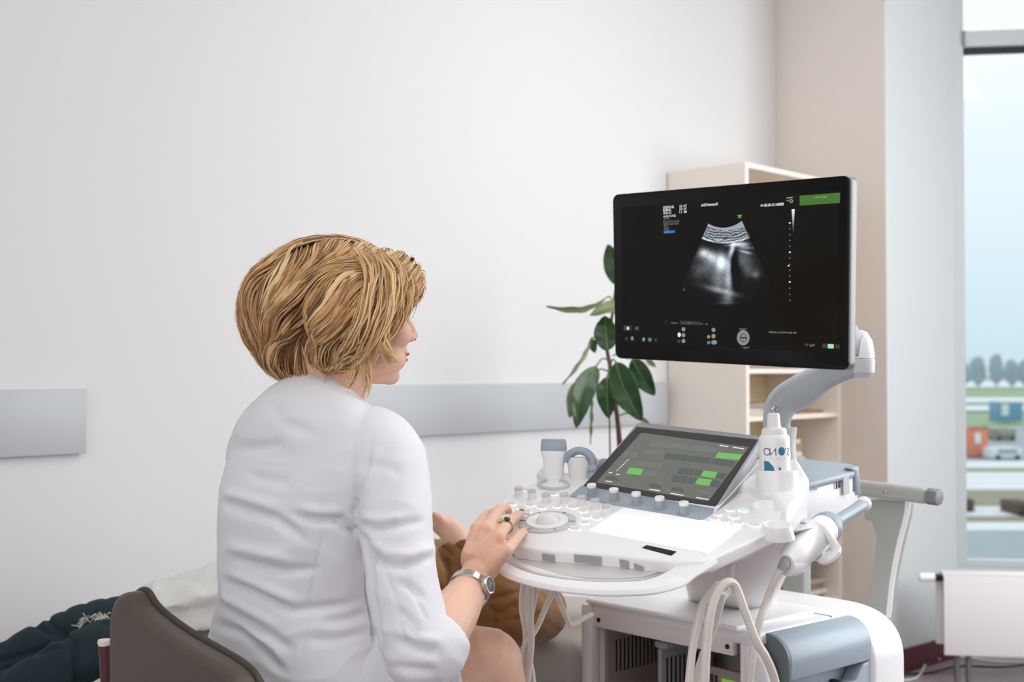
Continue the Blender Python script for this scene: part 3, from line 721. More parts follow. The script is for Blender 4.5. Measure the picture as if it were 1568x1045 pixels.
stext('14:44:23', 1028, 323, 3.6, 'w', w=12, bold=.02)
stext('C1-5-D', 1028, 327.5, 3.6, 'w', w=12, bold=.02)
stext('20Hz/16.0cm', 1035, 332, 3.6, 'w', w=19)
stext('62.5', 1025, 336, 3.2, 'g', w=8)
stext('Routine 2 Trim./OB', 1040, 340, 3.2, 'g', w=24)
stext('Har-mid/1.2/Str', 1039, 344, 3.2, 'g', w=23)
stext('Gn -8', 1023, 348, 3.2, 'g', w=6)
stext('C7/M5', 1025, 352, 3.2, 'g', w=8)
stext('FF3/E3', 1025, 356, 3.2, 'g', w=8)
sq('highlight', 'bl', [(1016.5, 354.2), (1033.5, 353), (1033.5, 356.6), (1016.5, 357.6)])
for (t, y) in (('TIb  0.2', 317), ('TIs  0.2', 321.5), ('MI  1.1', 326)): stext(t, 1051.5, y, 3.6, 'w', w=11, bold=.01)
stext('000061-21-02-20-14', 1200, 314.5, 4.0, 'w', w=35, bold=.02)
stext('Voluson', 1215, 303.5, 2.4, 'g', w=10) if False else sq('header_mark', 'g', [(1204, 302.5), (1214.5, 301.5), (1213, 303.6), (1205, 304.2)])
disc('header_mark', 'g', 1211.5, 308, 3, 3); disc('header_mark', 'dk', 1211.5, 308, 1.5, 1.5, .0003); sq('header_mark', 'g', [(1204.5, 306.5), (1207.5, 306.3), (1207.5, 308), (1204.5, 308.2)])
sq('green_bar', 'gr', [(1224.5, 300), (1286.5, 295.2), (1286, 310.8), (1224.5, 315)])
stext('Exam OB', 1265.5, 302.8, 3.2, 'lg', w=17)
sq('probe_mark', 'gb', [(1128.8, 329.6), (1136, 329), (1134.5, 331.6), (1130.5, 331.8)]); sq('probe_mark', 'gb', [(1130, 332.6), (1135, 332.2), (1135, 333.8), (1130, 334)])
for k in range(12):                       # grey wedge fading downwards is shown in steps
    y = 320.5 + k * 3.2; w = 2.2 * (1 - k / 14); g = .95 * (1 - k / 12.5)
    E['w%d' % k] = glow('grey_wedge_%d' % k, tuple(int(255 * g ** .5) for _ in range(3)), g)
    sq('grey_wedge', 'w%d' % k, [(1214.5 - w, y), (1214.5 + w, y), (1214.5 + w * .95, y + 3.2), (1214.5 - w * .95, y + 3.2)])
for k, y in enumerate((341.5, 350.5, 359.5, 368.5, 377.5, 386.5, 395.5, 405, 414, 423, 432, 441.5, 451, 460)):
    big = k in (0, 5, 10); disc('depth_tick', 'w' if big else 'g', 1209.3, y, 1.5 if big else .9, 1.0 if big else .8)
sq('focus_mark', 'w', [(1205.5, 407.5), (1208.5, 405.5), (1208, 408.5)])
sq('corner_mark', 'g', [(1045.5, 445), (1048, 440), (1049.5, 445)])
# lower tool bar
sq('tool_tile', 'dk', [(955, 498.5), (967, 499), (967, 507), (955, 506.5)]); disc('tool_icon', 'w', 961.3, 503, 1.6, 2.4, .0003)
sq('tool_tile', 'rd', [(970, 499), (980, 499.5), (980, 507), (970, 506.8)]); disc('tool_icon', 'g', 975, 503, 1, 2.2, .0003)
for (x, y, k, w) in ((959, 519, 'dk', 2), (968, 518.5, 'g', 2.2), (985.5, 520, 'g', 2.2), (995, 520.5, 'cy', 2.6), (1004, 520.8, 'dk', 1.8)): disc('tool_icon', k, x, y, w, 3)
for (x, y, k, rx, ry) in ((1046.5, 504.5, 'g', 2.8, 3.2), (1046.5, 513.5, 'g', 2.8, 3.2), (1046.5, 522.5, 'g', 2.8, 3.2), (1040, 513, 'w', 2.4, 3.4), (1039.5, 523, 'dk', 2.4, 2.4), (1092.5, 505.5, 'g', 3, 3.2), (1092.5, 515, 'g', 3, 3.4), (1093.5, 524.5, 'g', 4.5, 3.4), (1085, 516, 'y', 2.4, 2.6), (1085, 525, 'cy', 2.4, 2.6)): disc('tool_icon', k, x, y, rx, ry)
disc('trackball_symbol', 'g', 1138, 517.5, 9.6, 11.6); disc('trackball_symbol', 'dk', 1138.3, 517.5, 5.6, 6.6, .0003); disc('trackball_symbol', 'g', 1138.3, 517.5, 4.6, 5.4, .0006); sq('trackball_symbol', 'dk', [(1134, 516), (1142.5, 516.4), (1142.5, 519), (1134, 518.6)], .0009)
stext('Change', 1143.5, 505.5, 3, 'g', w=11); stext('Image 1', 1147.5, 534, 3.2, 'g', w=11)
stext('No Exam History available', 1219.5, 511.5, 3.6, 'g', w=42)
stext('Page 1/1', 1247.5, 530.5, 3.6, 'g', w=14)
sq('slider_bar', 'dk', [(1041.5, 491.5), (1072, 493), (1072, 498), (1041.5, 497)]); stext('50', 1058, 497, 3, 'g', w=5)
stext('min', 1038, 496, 2.6, 'g', w=10); stext('1x', 1077, 497.5, 3, 'g', w=3.5); stext('4x', 1084, 497.8, 3, 'g', w=4); disc('tool_icon', 'dk', 1019.5, 492.8, 1.2, 1.8)
sq('status_tile', 'dk', [(1259, 526.5), (1265.5, 526.8), (1265.5, 533.4), (1259, 533)]); sq('status_tile', 'lg', [(1267.5, 527), (1276.5, 527.4), (1276.5, 534), (1267.5, 533.6)]); sq('status_tile', 'dk', [(1279, 527.6), (1285.5, 528), (1285.5, 534.2), (1279, 533.9)])

# ---------------------------------------------------------------- monitor arm
mb = MB()
path = cat_rom([P(1206, 748, 2.50), P(1203, 715, 2.50), P(1199, 680, 2.50), P(1198, 655, 2.50)], 5); mb.tube(path, cr1([.033, .024, .025, .029], 5), 22)
arm0 = mb.build('arm_post', M['lightgrey'], mach)
mb = MB(); rg = []
ax = [(1190, 664, 2.50, .024, .03), (1190, 640, 2.50, .026, .032), (1200, 616, 2.50, .030, .032), (1228, 598, 2.49, .032, .030), (1262, 577, 2.47, .026, .028), (1295, 563, 2.45, .024, .026), (1318, 558, 2.44, .024, .024)]
pa = [P(*q[:3]) for q in ax]; pa = cat_rom(pa, 5); hh = cr1([q[3] for q in ax], 5); ww = cr1([q[4] for q in ax], 5)
for i, p in enumerate(pa):
    t = ((pa[min(i + 1, len(pa) - 1)] - pa[max(i - 1, 0)])).normalized(); s = (FW - t * FW.dot(t)).normalized(); u = t.cross(s)
    rg.append(ring(p, u, s, hh[i], ww[i], 24, 3.0))
mb.loft(rg); arm = mb.build('monitor_arm', M['armgrey'], mach)
mb = MB(); mb.lathe(P(1186, 627, 2.463), -FW, [(.006, 0), (.006, .006), (.004, .007), (.0035, .003), (0, .003)], 18); sub(mb, 'arm_screw', M['steel'], arm)
mb = MB(); kc = P(1318, 566, 2.44); mb.lathe(kc, UP, [(.0, -.016), (.018, -.016), (.026, -.006), (.027, .018), (.026, .02)], 26); sub(mb, 'knuckle', M['lightgrey'], arm)
mb = MB(); mb.lathe(kc, UP, [(.026, .021), (.026, .03), (.022, .055), (.012, .072), (0, .076)], 26); sub(mb, 'knuckle_cap', M['white'], arm)
mb = MB(); mb.box(kc.lerp(N(1250, 470, -.04), .5) + UP * .03, (N(1250, 470, -.04) - kc).normalized(), UP, (N(1250, 470, -.04) - kc).cross(UP).normalized(), (N(1250, 470, -.04) - kc).length * .9, .06, .03, .006); sub(mb, 'monitor_mount', M['midgrey'], arm)

# ---------------------------------------------------------------- rear push handle
hM = cV
hO = P(1350, 850, 2.95); hn = hM
def HP(px, py, h=0): return PL(px, py, hO + hn * h, hn)
mb = MB(); mb.prism([HP(*q) for q in ((1322, 768), (1345, 764), (1389, 768), (1386, 792), (1374, 840), (1364, 890), (1358, 945), (1322, 945), (1336, 870), (1341, 825), (1334, 800), (1322, 795))], hn * .035, .006, 3); mb.build('handle_post', M['handle'], mach)
mb = MB(); pth = cat_rom([HP(1389, 769) , HP(1386, 792), HP(1374, 840), HP(1365, 890), HP(1359, 945)], 5); mb.tube([p - hn * .001 + (HP(1392, 850) - HP(1386, 850)) * .3 for p in pth], .006, 10); mb.build('handle_trim', M['white'], mach)
mb = MB(); mb.prism([HP(*q) for q in ((1197, 800), (1230, 800), (1230, 945), (1197, 945))], hn * .035, .006, 3); mb.build('handle_post', M['handle'], mach)
a, b = HP(1175, 728), HP(1428, 760)
dd = (b - a).normalized(); ctrp = (a + b) / 2
mb = MB(); mb.box(ctrp - hn * .012, dd, hn, dd.cross(hn), (b - a).length, .034, .036, .013, 4); hd = mb.build('push_handle', M['handle'], mach)
mb = MB(); mb.lathe(b - hn * .012 - dd * .002, dd, [(.0185, 0), (.0185, .022), (.017, .026), (0, .027)], 24); sub(mb, 'end_cap', M['metal'], hd)
mb = MB(); mb.lathe(HP(1366, 752) - hn * .029, -hn, [(.0065, 0), (.0065, .002), (.005, .003), (.004, .0015), (0, .0015)], 16); sub(mb, 'handle_screw', M['steel'], hd)

# ---------------------------------------------------------------- cart
BACK = (Cz(1372, 934) - cO).dot(cV)
FL = .10
def kbox(name, m, u0, u1, v0, v1, z0, z1, bev=.004, par=None, seg=2):
    q = MB(); q.box(K((u0 + u1) / 2, (v0 + v1) / 2, (z0 + z1) / 2), cU, cV, UP, u1 - u0, v1 - v0, z1 - z0, bev, seg); return q.build(name, m, par or mach)
mb = MB(); mb.box(K((CW - .042) / 2, BACK * .5 - .02, cz - .014), cU, cV, UP, CW - .042, BACK - .02, .028, .009, 4)
topc = mb.build('top_cover', M['white'], mach)
mb = MB(); mb.box(K(CW * .43, .10, cz + .004), cU, cV, UP, CW * .83, .25, .012, .005, 3); sub(mb, 'top_tray', M['white'], topc)
kbox('seam', M['midgrey'], CW * .55, CW - .044, .238, .240, cz - .01, cz + .0012, 0, topc)
kbox('front_lip', M['white2'], .0, CW - .095, -.012, .004, cz - .052, cz - .018, .004, topc)
kbox('left_wall', M['white2'], 0, .02, 0, BACK, FL, cz - .03)
kbox('front_post', M['white2'], -.012, .02, -.02, .012, FL, cz - .005, .006)
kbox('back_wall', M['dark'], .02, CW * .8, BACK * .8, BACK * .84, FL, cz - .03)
kbox('cart_floor', M['lightgrey'], 0, CW, 0, BACK, FL - .03, FL)
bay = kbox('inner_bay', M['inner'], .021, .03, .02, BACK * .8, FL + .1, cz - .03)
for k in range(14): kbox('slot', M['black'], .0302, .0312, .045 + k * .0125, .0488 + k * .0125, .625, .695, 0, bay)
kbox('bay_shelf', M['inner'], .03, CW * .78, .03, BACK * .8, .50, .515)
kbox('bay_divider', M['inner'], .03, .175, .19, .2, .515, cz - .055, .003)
g2 = kbox('slotted_grille', M['midgrey'], .165, .175, .03, .19, .515, .70, .002)
for k in range(9): kbox('slot', M['black'], .1752, .1762, .045 + k * .0135, .049 + k * .0135, .615, .68, 0, g2)
kbox('grille_cap', M['midgrey'], .155, .19, .03, .10, .70, .715, .004)
kbox('power_module', M['dark'], CW * .60, CW * .86, .04, .2, .516, .66, .002)
rdq = kbox('control_strip', M['inner'], CW * .56, CW * .82, .02, .03, .63, .69, .002)
M['led'] = glow('green_display', (110, 190, 30), .8)
kbox('green_display', M['led'], CW * .70, CW * .77, .0185, .0205, .642, .672, 0, rdq)
for k in range(5): kbox('strip_key', M['dark'], CW * (.575 + k * .022), CW * (.588 + k * .022), .0185, .0202, .65, .676, 0, rdq)
for u in (.035, CW * .78): 
    mb = MB(); mb.lathe(K(u, -.012, cz - .035), -cV, [(.005, 0), (.005, .002), (.003, .002), (.0028, .0008), (0, .0008)], 12); sub(mb, 'lip_screw', M['dark'], topc)
mb = MB(); mb.tube(cat_rom([K(CW * .905, -.012, cz - .03), K(CW * .905, -.022, cz - .06), K(CW * .915, -.02, cz - .16), K(CW * .93, -.012, cz - .19)], 5), .011, 10); mb.build('lip_bracket', M['white'], mach)
# right flank: rounded white front column, blue-grey side panel with grip, white rear shell
q = MB(); pts = []
for k in range(9):
    t = math.pi / 2 * k / 8; pts.append(K(CW - .075 + .068 * math.sin(t), -.02, cz - .020 - .08 * (1 - math.cos(t))))
pts += [K(CW - .007, -.02, FL), K(CW - .075, -.02, FL)]
q.prism(pts, cV * .041, .008, 3); q.build('front_column', M['white'], mach)
side = []
for k in range(13):
    t = math.pi / 2 * k / 12; side.append((CW - .048 + .058 * math.sin(t), cz - .004 - .055 * (1 - math.cos(t)) ** 1.15))
q = MB(); sp = [K(u, .0, z) for u, z in side]; u1 = side[-1][0]; z1 = side[-1][1]
sp += [K(u1 - .004, 0, z1 - .03), K(u1 - .05, 0, z1 - .03), K(CW - .048, 0, z1 - .02)]
sp = [p + cV * .03 for p in sp]
VS = .30
q.prism(sp, cV * (VS - .03), .004, 3); spn = q.build('side_panel', M['bluegrey'], mach)
kbox('grip_recess', M['bluegrey'], u1 - .055, u1 - .04, .03, VS, FL + .05, z1 - .01, .002, spn)
q = MB(); lp = [K(u1 - .004, v, z) for v, z in ((.035, z1 - .032), (.06, z1 - .036), (.09, z1 - .07), (.25, z1 - .064), (.275, z1 - .034), (VS, z1 - .03), (VS, FL + .05), (.035, FL + .05))]
q.prism(lp, -cU * .035, .004, 3); sub(q, 'lower_panel', M['bluegrey'], spn)
for v in (.12, .165, .21): kbox('vent_slot', M['dark'], u1 - .044, u1 - .018, v, v + .012, z1 - .074, z1 - .060, .001, spn)
q = MB(); ep = [K(u, -.0, z) for u, z in side] + [K(u1 - .002, 0, FL + .05), K(u1 - .03, 0, FL + .05), K(u1 - .03, 0, z1), K(CW - .048, 0, cz - .04)]
q.prism([p + cV * .022 for p in ep], cV * .009, .002, 2); sub(q, 'edge_trim', mat('dark_grey_trim', (112, 122, 124), .4), spn)
q = MB(); rs = []
for k in range(13):
    t = math.pi / 2 * k / 12; rs.append((CW - .16 + .175 * math.sin(t) ** .8, cz + .002 - .10 * (1 - math.cos(t)) ** 1.3))
rp = [K(0, VS, cz + .002)] + [K(u, VS, z) for u, z in rs] + [K(rs[-1][0], VS, FL), K(0, VS, FL)]
q.prism(rp, cV * .115, .01, 4); q.build('rear_shell', M['white'], mach)
for u in (.06, CW - .02):
    for v in (.05, BACK - .05):
        mb = MB(); mb.lathe(K(u, v - .012, .045), cV, [(0, 0), (.045, 0), (.05, .006), (.05, .02), (.045, .025), (0, .025)], 24); cs_ = mb.build('castor', M['midgrey'], mach)
        kbox('castor_fork', M['handle'], u - .02, u + .02, v - .03, v + .03, .05, FL - .029, .005, cs_)

# holder bracket on the right of the console for the endocavity probe, and the cable hook
mb = MB(); mb.tube(cat_rom([P(1236, 800, 2.2), P(1262, 812, 2.14), P(1280, 842, 2.10), P(1274, 852, 2.10), P(1258, 851, 2.14), P(1240, 830, 2.2)], 5), .006, 10, flat=(FW, 3.0)); mb.build('probe_holder', M['white'], mach)
mb = MB(); mb.prism([SD(*k_) - sn * .012 for k_ in ((1200, 800), (1240, 775), (1316, 752), (1318, 768), (1290, 795), (1250, 822), (1205, 850), (1190, 845))], sn * .008, .003, 2); mb.build('side_skirt', M['white'], mach)
mb = MB(); mb.tube(cat_rom([D(1120, 850, -.06), P(1112, 905, 2.06), P(1100, 912, 2.02), P(1088, 905, 2.0)], 5), .008, 10); mb.build('cable_hook', M['white2'], mach)

# ================================================================= PROBES, CABLES, GEL BOTTLE
# standing probe in the left well
c = D(848, 745, -.012)
pr = empty('ultrasound_probe', c); tag(pr, 'white convex ultrasound probe with blue-grey head in the left well of the console', 'ultrasound probe', 'ultrasound probes on the machine')
pu = (RT * .97 - FW * .24).normalized(); pw = UP.cross(pu)
mb = MB(); rg = []
for h, a_, b_ in ((0, .018, .014), (.03, .0185, .0145), (.045, .019, .0145), (.056, .0215, .0145), (.064, .0235, .014), (.068, .0235, .0135)): rg.append(ring(c + UP * h, pu, pw, a_, b_, 28, 3.5))
mb.loft(rg); mb.build('grip', M['white'], pr)
mb = MB(); rg = []
for h, a_, b_ in ((.066, .0235, .0145), (.070, .024, .0148), (.084, .0225, .014), (.087, .021, .0125)): rg.append(ring(c + UP * h, pu, pw, a_, b_, 28, 4))
mb.loft(rg); plabel(mb.build('lens_head', M['bluegrey'], pr), 'blue-grey acoustic head')
# convex probe lying behind it, only its curved head seen
c2 = D(886, 722, .012)
pr = empty('ultrasound_probe', c2 - UP * .02); tag(pr, 'ivory curved probe behind the standing probe, arched blue-grey head', 'ultrasound probe', 'ultrasound probes on the machine')
mb = MB(); mb.loft([ring(c2 + UP * h, pu, pw, a_, b_, 24, 2.4) for h, a_, b_ in ((-.02, .016, .012), (0, .019, .0125), (.016, .021, .0125), (.026, .016, .0115))]); mb.build('grip', M['white2'], pr)
mb = MB(); pth = [c2 + pu * (.026 * math.sin(t) + .002) + UP * (.012 + .026 * math.cos(t)) for t in [math.radians(-80 + 12.5 * k) for k in range(15)]]; mb.tube(pth, .0075, 12, flat=(pw, 1.7)); mb.build('lens_head', M['bluegrey'], pr)
mb = MB(); mb.box(pth[-1] - UP * .003, pu, pw, UP, .018, .028, .014, .004); mb.build('head_end', M['bluegrey'], pr)
# endocavity probe hanging on the right
e0, e1 = P(1201, 862, 2.06), P(1326, 772, 2.30)
pr = empty('endocavity_probe', e0); tag(pr, 'long white endocavity probe with pale blue shaft, in the holder right of the console', 'ultrasound probe')
ax = (e1 - e0).normalized()
def ep(px, py): 
    t = ((px - 1201) / 125); return P(px, py, 2.06 + .24 * t)
pth = cat_rom([ep(1203, 862), ep(1216, 853), ep(1236, 834), ep(1258, 815), ep(1266, 808)], 6); mb = MB()
mb.tube(pth, cr1([.014, .024, .027, .0265, .026], 6), 24); mb.build('grip', M['white'], pr)
mb = MB(); mb.tube(cat_rom([ep(1204, 868), ep(1214, 862), ep(1228, 850), ep(1240, 840)], 5), cr1([.016, .022, .020, .010], 5), 18); mb.build('grip_heel', M['white'], pr)
mb = MB(); mb.tube(cat_rom([ep(1262, 811), ep(1266, 808), ep(1271, 804), ep(1280, 799), ep(1300, 787), ep(1319, 775)], 5), cr1([.027, .028, .024, .012, .0105, .0115], 5), 22); plabel(mb.build('shaft', M['bluegrey'], pr), 'pale blue-grey shaft')
mb = MB(); mb.ball(ep(1323, 772), .0135); mb.build('tip', M['white'], pr)
mb = MB(); mb.tube(cat_rom([ep(1205, 858), ep(1199, 868), P(1193, 878, 2.05)], 4), cr1([.010, .0085, .006], 4), 14); mb.build('strain_relief', M['midgrey'], pr)
mb = MB(); mb.tube(cat_rom([P(1195, 873, 2.05), P(1186, 890, 2.05), P(1175, 918, 2.05), P(1164, 950, 2.03), P(1155, 990, 2.02), P(1148, 1050, 2.02), P(1146, 1140, 2.02), P(1150, 1400, 2.03)], 8), .0062, 10); mb.build('cable', M['cable'], pr)
def pcable(pts, label, r=.0062, grp='ivory probe cables hanging under the console'):
    mb = MB(); mb.tube(cat_rom([q if isinstance(q, Vector) else P(*q) for q in pts], 8), r, 10); o = mb.build('probe_cable', M['cable']); tag(o, label, 'cable', grp)
pcable([(1040, 1420, 1.97), (1048, 1130, 1.95), (1055, 1045, 1.95), (1062, 985, 1.96), (1075, 930, 1.97), (1088, 905, 1.98), (1098, 896, 1.99), (1106, 900, 2.02)], 'ivory probe cable, leftmost of those over the hook right of centre', .0064)
pcable([(1078, 1450, 1.94), (1076, 1130, 1.93), (1079, 1045, 1.93), (1082, 990, 1.935), (1088, 940, 1.94), (1098, 908, 1.95), (1112, 893, 1.96), (1126, 898, 1.97), (1140, 935, 1.97), (1158, 982, 1.97), (1174, 1010, 1.98), (1188, 1050, 2.0), (1200, 1130, 2.0), (1204, 1400, 2.02)], 'ivory probe cable arching over the hook and falling right across the cart', .0072)
pcable([(1058, 1400, 2.0), (1060, 1130, 2.0), (1066, 1045, 2.0), (1076, 1005, 2.0), (1092, 965, 2.0), (1102, 930, 2.0), (1107, 912, 2.005)], 'ivory probe cable crossing behind the arching cable under the hook', .006)
pcable([(803, 885, 2.16), (800, 930, 2.16), (806, 975, 2.16), (800, 1030, 2.16), (792, 1130, 2.16), (805, 1380, 2.2)], 'ivory cable leftmost under the console beside the brown sleeve')
pcable([(812, 888, 2.14), (812, 940, 2.14), (813, 990, 2.14), (806, 1050, 2.14), (800, 1130, 2.14), (818, 1420, 2.2)], 'ivory cable hanging straight down, second from the left under the console')
pcable([(822, 888, 2.18), (815, 930, 2.18), (806, 985, 2.18), (815, 1040, 2.18), (822, 1130, 2.18), (826, 1400, 2.18)], 'ivory cable crossing behind the straight one under the console')
pcable([(850, 900, 2.2), (836, 930, 2.2), (822, 962, 2.17), (800, 1000, 2.14), (794, 1060, 2.14), (794, 1130, 2.14), (800, 1400, 2.24)], 'ivory cable slanting down left from the console front', .0052)
pcable([(848, 900, 2.22), (858, 925, 2.22), (870, 952, 2.22), (876, 958, 2.23), (893, 948, 2.3), (906, 942, 2.4)], 'short ivory cable bending from the console to the cart post', .005)

# gel bottle in the cup
bc = cupc + UP * .009 - RT * .003
bt = empty('gel_bottle', bc); tag(bt, 'white gel bottle with a blue and orange label in the cup', 'bottle')
lean = (UP - RT * .03).normalized()
hb = (P(1180, 633, bc.dot(FW)) - bc).dot(UP)
prof = [(0, 0), (.024, 0), (.0262, .003), (.0262, hb - .062), (.0258, hb - .056), (.0262, hb - .05), (.0258, hb - .041), (.022, hb - .036)]
mb = MB(); mb.lathe(bc, lean, prof, 36); mb.build('body', M['white'], bt)
mb = MB(); mb.lathe(bc, lean, [(.0215, hb - .038), (.0215, hb - .030), (.0195, hb - .026), (.0125, hb - .024), (.0115, hb - .022), (.0105, hb - .003), (.009, hb), (0, hb)], 30); mb.build('cap', M['white2'], bt)
fx = RT; fy = -FW
def cyl(mb, r=.02645):
    """wrap a flat label (x along RT, y up) round the bottle"""
    for v in mb.v:
        a = v.x / r; v.x, v.y, v.z = (bc + fx * (math.sin(a) * r) + fy * (math.cos(a) * r) + lean * v.y)
    return mb
M['lblue'] = mat('label_blue', (52, 128, 164), .5); M['lor'] = mat('label_orange', (236, 144, 60), .5); M['lgrey'] = mat('label_grey', (96, 116, 134), .5)
def flatpoly(pts, n=0):
    b = bmesh.new(); f = b.faces.new([b.verts.new((x, y, 0)) for x, y in pts]); bmesh.ops.triangulate(b, faces=[f]); bmesh.ops.subdivide_edges(b, edges=b.edges[:], cuts=3, use_grid_fill=True); m = MB(); m.bm(b); return m
yl = (P(1185, 693, bc.dot(FW)) - bc).dot(UP)
lx = lambda px: (px - 1184) / 1945 * 2.2
def lab(txt, x, h, y):
    m = text_mb(txt, Vector((x, y, 0)), Vector((1, 0, 0)), Vector((0, 1, 0)), h / .7, True, 'CENTER'); return m
ly = lambda py: (P(1185, py, bc.dot(FW)) - bc).dot(UP)
for t, x in (('O', 1167), ('N', 1176.5), ("'", 1197), ('S', 1203)): cyl(lab(t, lx(x), .0125 if t != "'" else .012, ly(696.5))).build('label_text', M['lgrey'], bt, smooth=False)
circ = lambda cx, cy, rx, ry, n=24: [(cx + rx * math.cos(2 * math.pi * k / n), cy + ry * math.sin(2 * math.pi * k / n)) for k in range(n)]
cyl(flatpoly(circ(lx(1190), ly(690), .0062, .0072))).build('label_disc', M['lblue'], bt)
cyl(flatpoly([(lx(1163) - .002, ly(705)), (lx(1170), ly(706)), (lx(1177), ly(714)), (lx(1179.5), ly(727)), (lx(1163) - .002, ly(730))])).build('label_blue_field', M['lblue'], bt)
cyl(flatpoly(circ(lx(1198), ly(725), .007, .004))).build('label_orange_spot', M['lor'], bt)
cyl(flatpoly(circ(lx(1186), ly(716.5), .0022, .0026))).build('label_mark', M['lgrey'], bt)
cyl(flatpoly([(lx(1164), ly(700.8)), (lx(1204), ly(700.8)), (lx(1204), ly(701.6)), (lx(1164), ly(701.6))])).build('label_line', M['lor'], bt)
# ================================================================= SEATED WOMAN
Rb = (RT * .74 - FW * .67).normalized(); Fb = (RT * .67 + FW * .74).normalized()
Fh = (RT * .86 + FW * .51).normalized(); Rh = (RT * .51 - FW * .86).normalized()
Hc = P(536, 492, 2.05)
def Hd(x, y, z): return Hc + Rh * x + Fh * y + UP * z
b = MB()
# skull, face, jaw
b.ball(Hd(0, -.015, .034), (.073, .093, .083), Rh, Fh, UP, 32, 22)
fr_ = [(.06, .062, .070, .012), (.03, .066, .078, .012), (0, .066, .081, .012), (-.03, .062, .075, .018), (-.055, .055, .064, .024), (-.078, .046, .050, .034), (-.094, .034, .034, .044), (-.102, .02, .02, .05)]
b.loft([ring(Hd(0, cy_, z), Rh, Fh, a_, b_, 32, 2.1) for z, a_, b_, cy_ in fr_])
b.ball(Hd(0, .070, -.089), (.021, .016, .015), Rh, Fh, UP)                       # chin
for s in (-1, 1):
    b.ball(Hd(s * .04, .060, -.020), (.026, .03, .026), Rh, Fh, UP)               # cheek
    b.ball(Hd(s * .042, .045, -.062), (.022, .034, .024), Rh, Fh, UP)             # jowl
    b.ball(Hd(s * .071, -.006, -.002), (.008, .017, .030), Rh, Fh, UP)            # ear
    b.ball(Hd(s * .0105, .103, -.027), (.0075, .009, .0065), Rh, Fh, UP)          # nostril wing
    b.ball(Hd(s * .028, .083, .036), (.024, .012, .008), Rh, Fh, UP)              # brow
b.tube([Hd(0, .086, .026), Hd(0, .096, .006), Hd(0, .107, -.012), Hd(0, .110, -.021)], [.0085, .009, .010, .0105], 14)
b.ball(Hd(0, .111, -.021), (.010, .0105, .009), Rh, Fh, UP)
b.ball(Hd(0, .091, -.043), (.016, .008, .012), Rh, Fh, UP)                        # upper lip base
b.ball(Hd(0, .093, -.052), (.019, .009, .0055), Rh, Fh, UP); b.ball(Hd(0, .090, -.063), (.018, .0085, .006), Rh, Fh, UP)
# neck and chest inside the jacket
b.tube(cat_rom([Hd(0, -.022, -.02), Hd(0, -.030, -.06), P(512, 590, 2.065), P(505, 622, 2.07), P(500, 680, 2.07)], 4), cr1([.054, .052, .052, .056, .075], 4), 24)
tor = [(622, .085, .055, 503), (650, .14, .075, 496), (690, .165, .085, 500), (760, .155, .095, 480), (830, .138, .095, 467), (900, .125, .085, 460), (960, .14, .095, 462), (1045, .165, .115, 464), (1100, .17, .13, 470)]
b.loft([ring(P(x, y, 2.06), Rb, Fb, a_, b_, 28, 2.3) for y, a_, b_, x in tor])
# right arm, forearm and hand
sh_r = P(585, 708, 1.95); el_r = P(648, 1006, 1.82)
b.tube(cat_rom([sh_r, P(604, 800, 1.90), P(622, 920, 1.845), el_r], 5), cr1([.04, .036, .034, .036], 5), 18)
b.tube(cat_rom([el_r, P(668, 978, 1.845), P(692, 944, 1.885), P(714, 910, 1.935), P(731, 880, 1.98), P(737, 866, 1.995)], 5), cr1([.041, .042, .038, .030, .0255, .025], 5), 20)
nail_c = []
fing = {  # knuckle, middle joint, end joint, tip as (px, py, height over deck)
    'index': [(730, 812, .046), (741, 794, .052), (752, 786, .034), (760, 788, .012)],
    'middle': [(745, 812, .052), (763, 783, .060), (774, 778, .036), (779, 783, .010)],
    'ring': [(763, 823, .048), (780, 799, .046), (791, 790, .024), (798, 787, .009)],
    'little': [(776, 844, .036), (793, 823, .036), (801, 815, .020), (804, 817, .008)]}
wr = P(735, 872, 1.985)
wl = {'index': P(722, 866, 1.99), 'middle': P(729, 868, 1.985), 'ring': P(738, 872, 1.98), 'little': P(746, 877, 1.975)}
rads = {'index': (.0105, .0086, .0078, .0066), 'middle': (.011, .0088, .0078, .0066), 'ring': (.0105, .0082, .0074, .0062), 'little': (.0098, .0078, .0070, .006)}
fpts = {}
for k, q in fing.items():
    pts = [D(*t) for t in q]; fpts[k] = pts; rr = rads[k]
    b.tube(cat_rom([wl[k], wl[k].lerp(pts[0], .55) + dn * .004, pts[0]], 5), cr1([.0155, .0142, .0112], 5), 14)
    b.ball(pts[0] + dn * .002, rr[0] * 1.08)
    b.tube(cat_rom(pts, 5), cr1(rr, 5), 14); b.ball(pts[1], rr[1] * 1.08); b.ball(pts[-1], rr[3])
for k1, k2 in (('index', 'middle'), ('middle', 'ring'), ('ring', 'little')):
    a_ = (wl[k1] + wl[k2]) / 2; c_ = (fpts[k1][0] + fpts[k2][0]) / 2
    b.tube([a_, a_.lerp(c_, .5) - dn * .003, c_.lerp(a_, .22) - dn * .006], [.015, .0135, .010], 12)
tm = [P(720, 862, 2.0), D(722, 842, .026), D(738, 822, .016), D(756, 806, .010)]
b.tube(cat_rom(tm, 5), cr1([.016, .0135, .0105, .008], 5), 14); b.ball(tm[-1], .008)
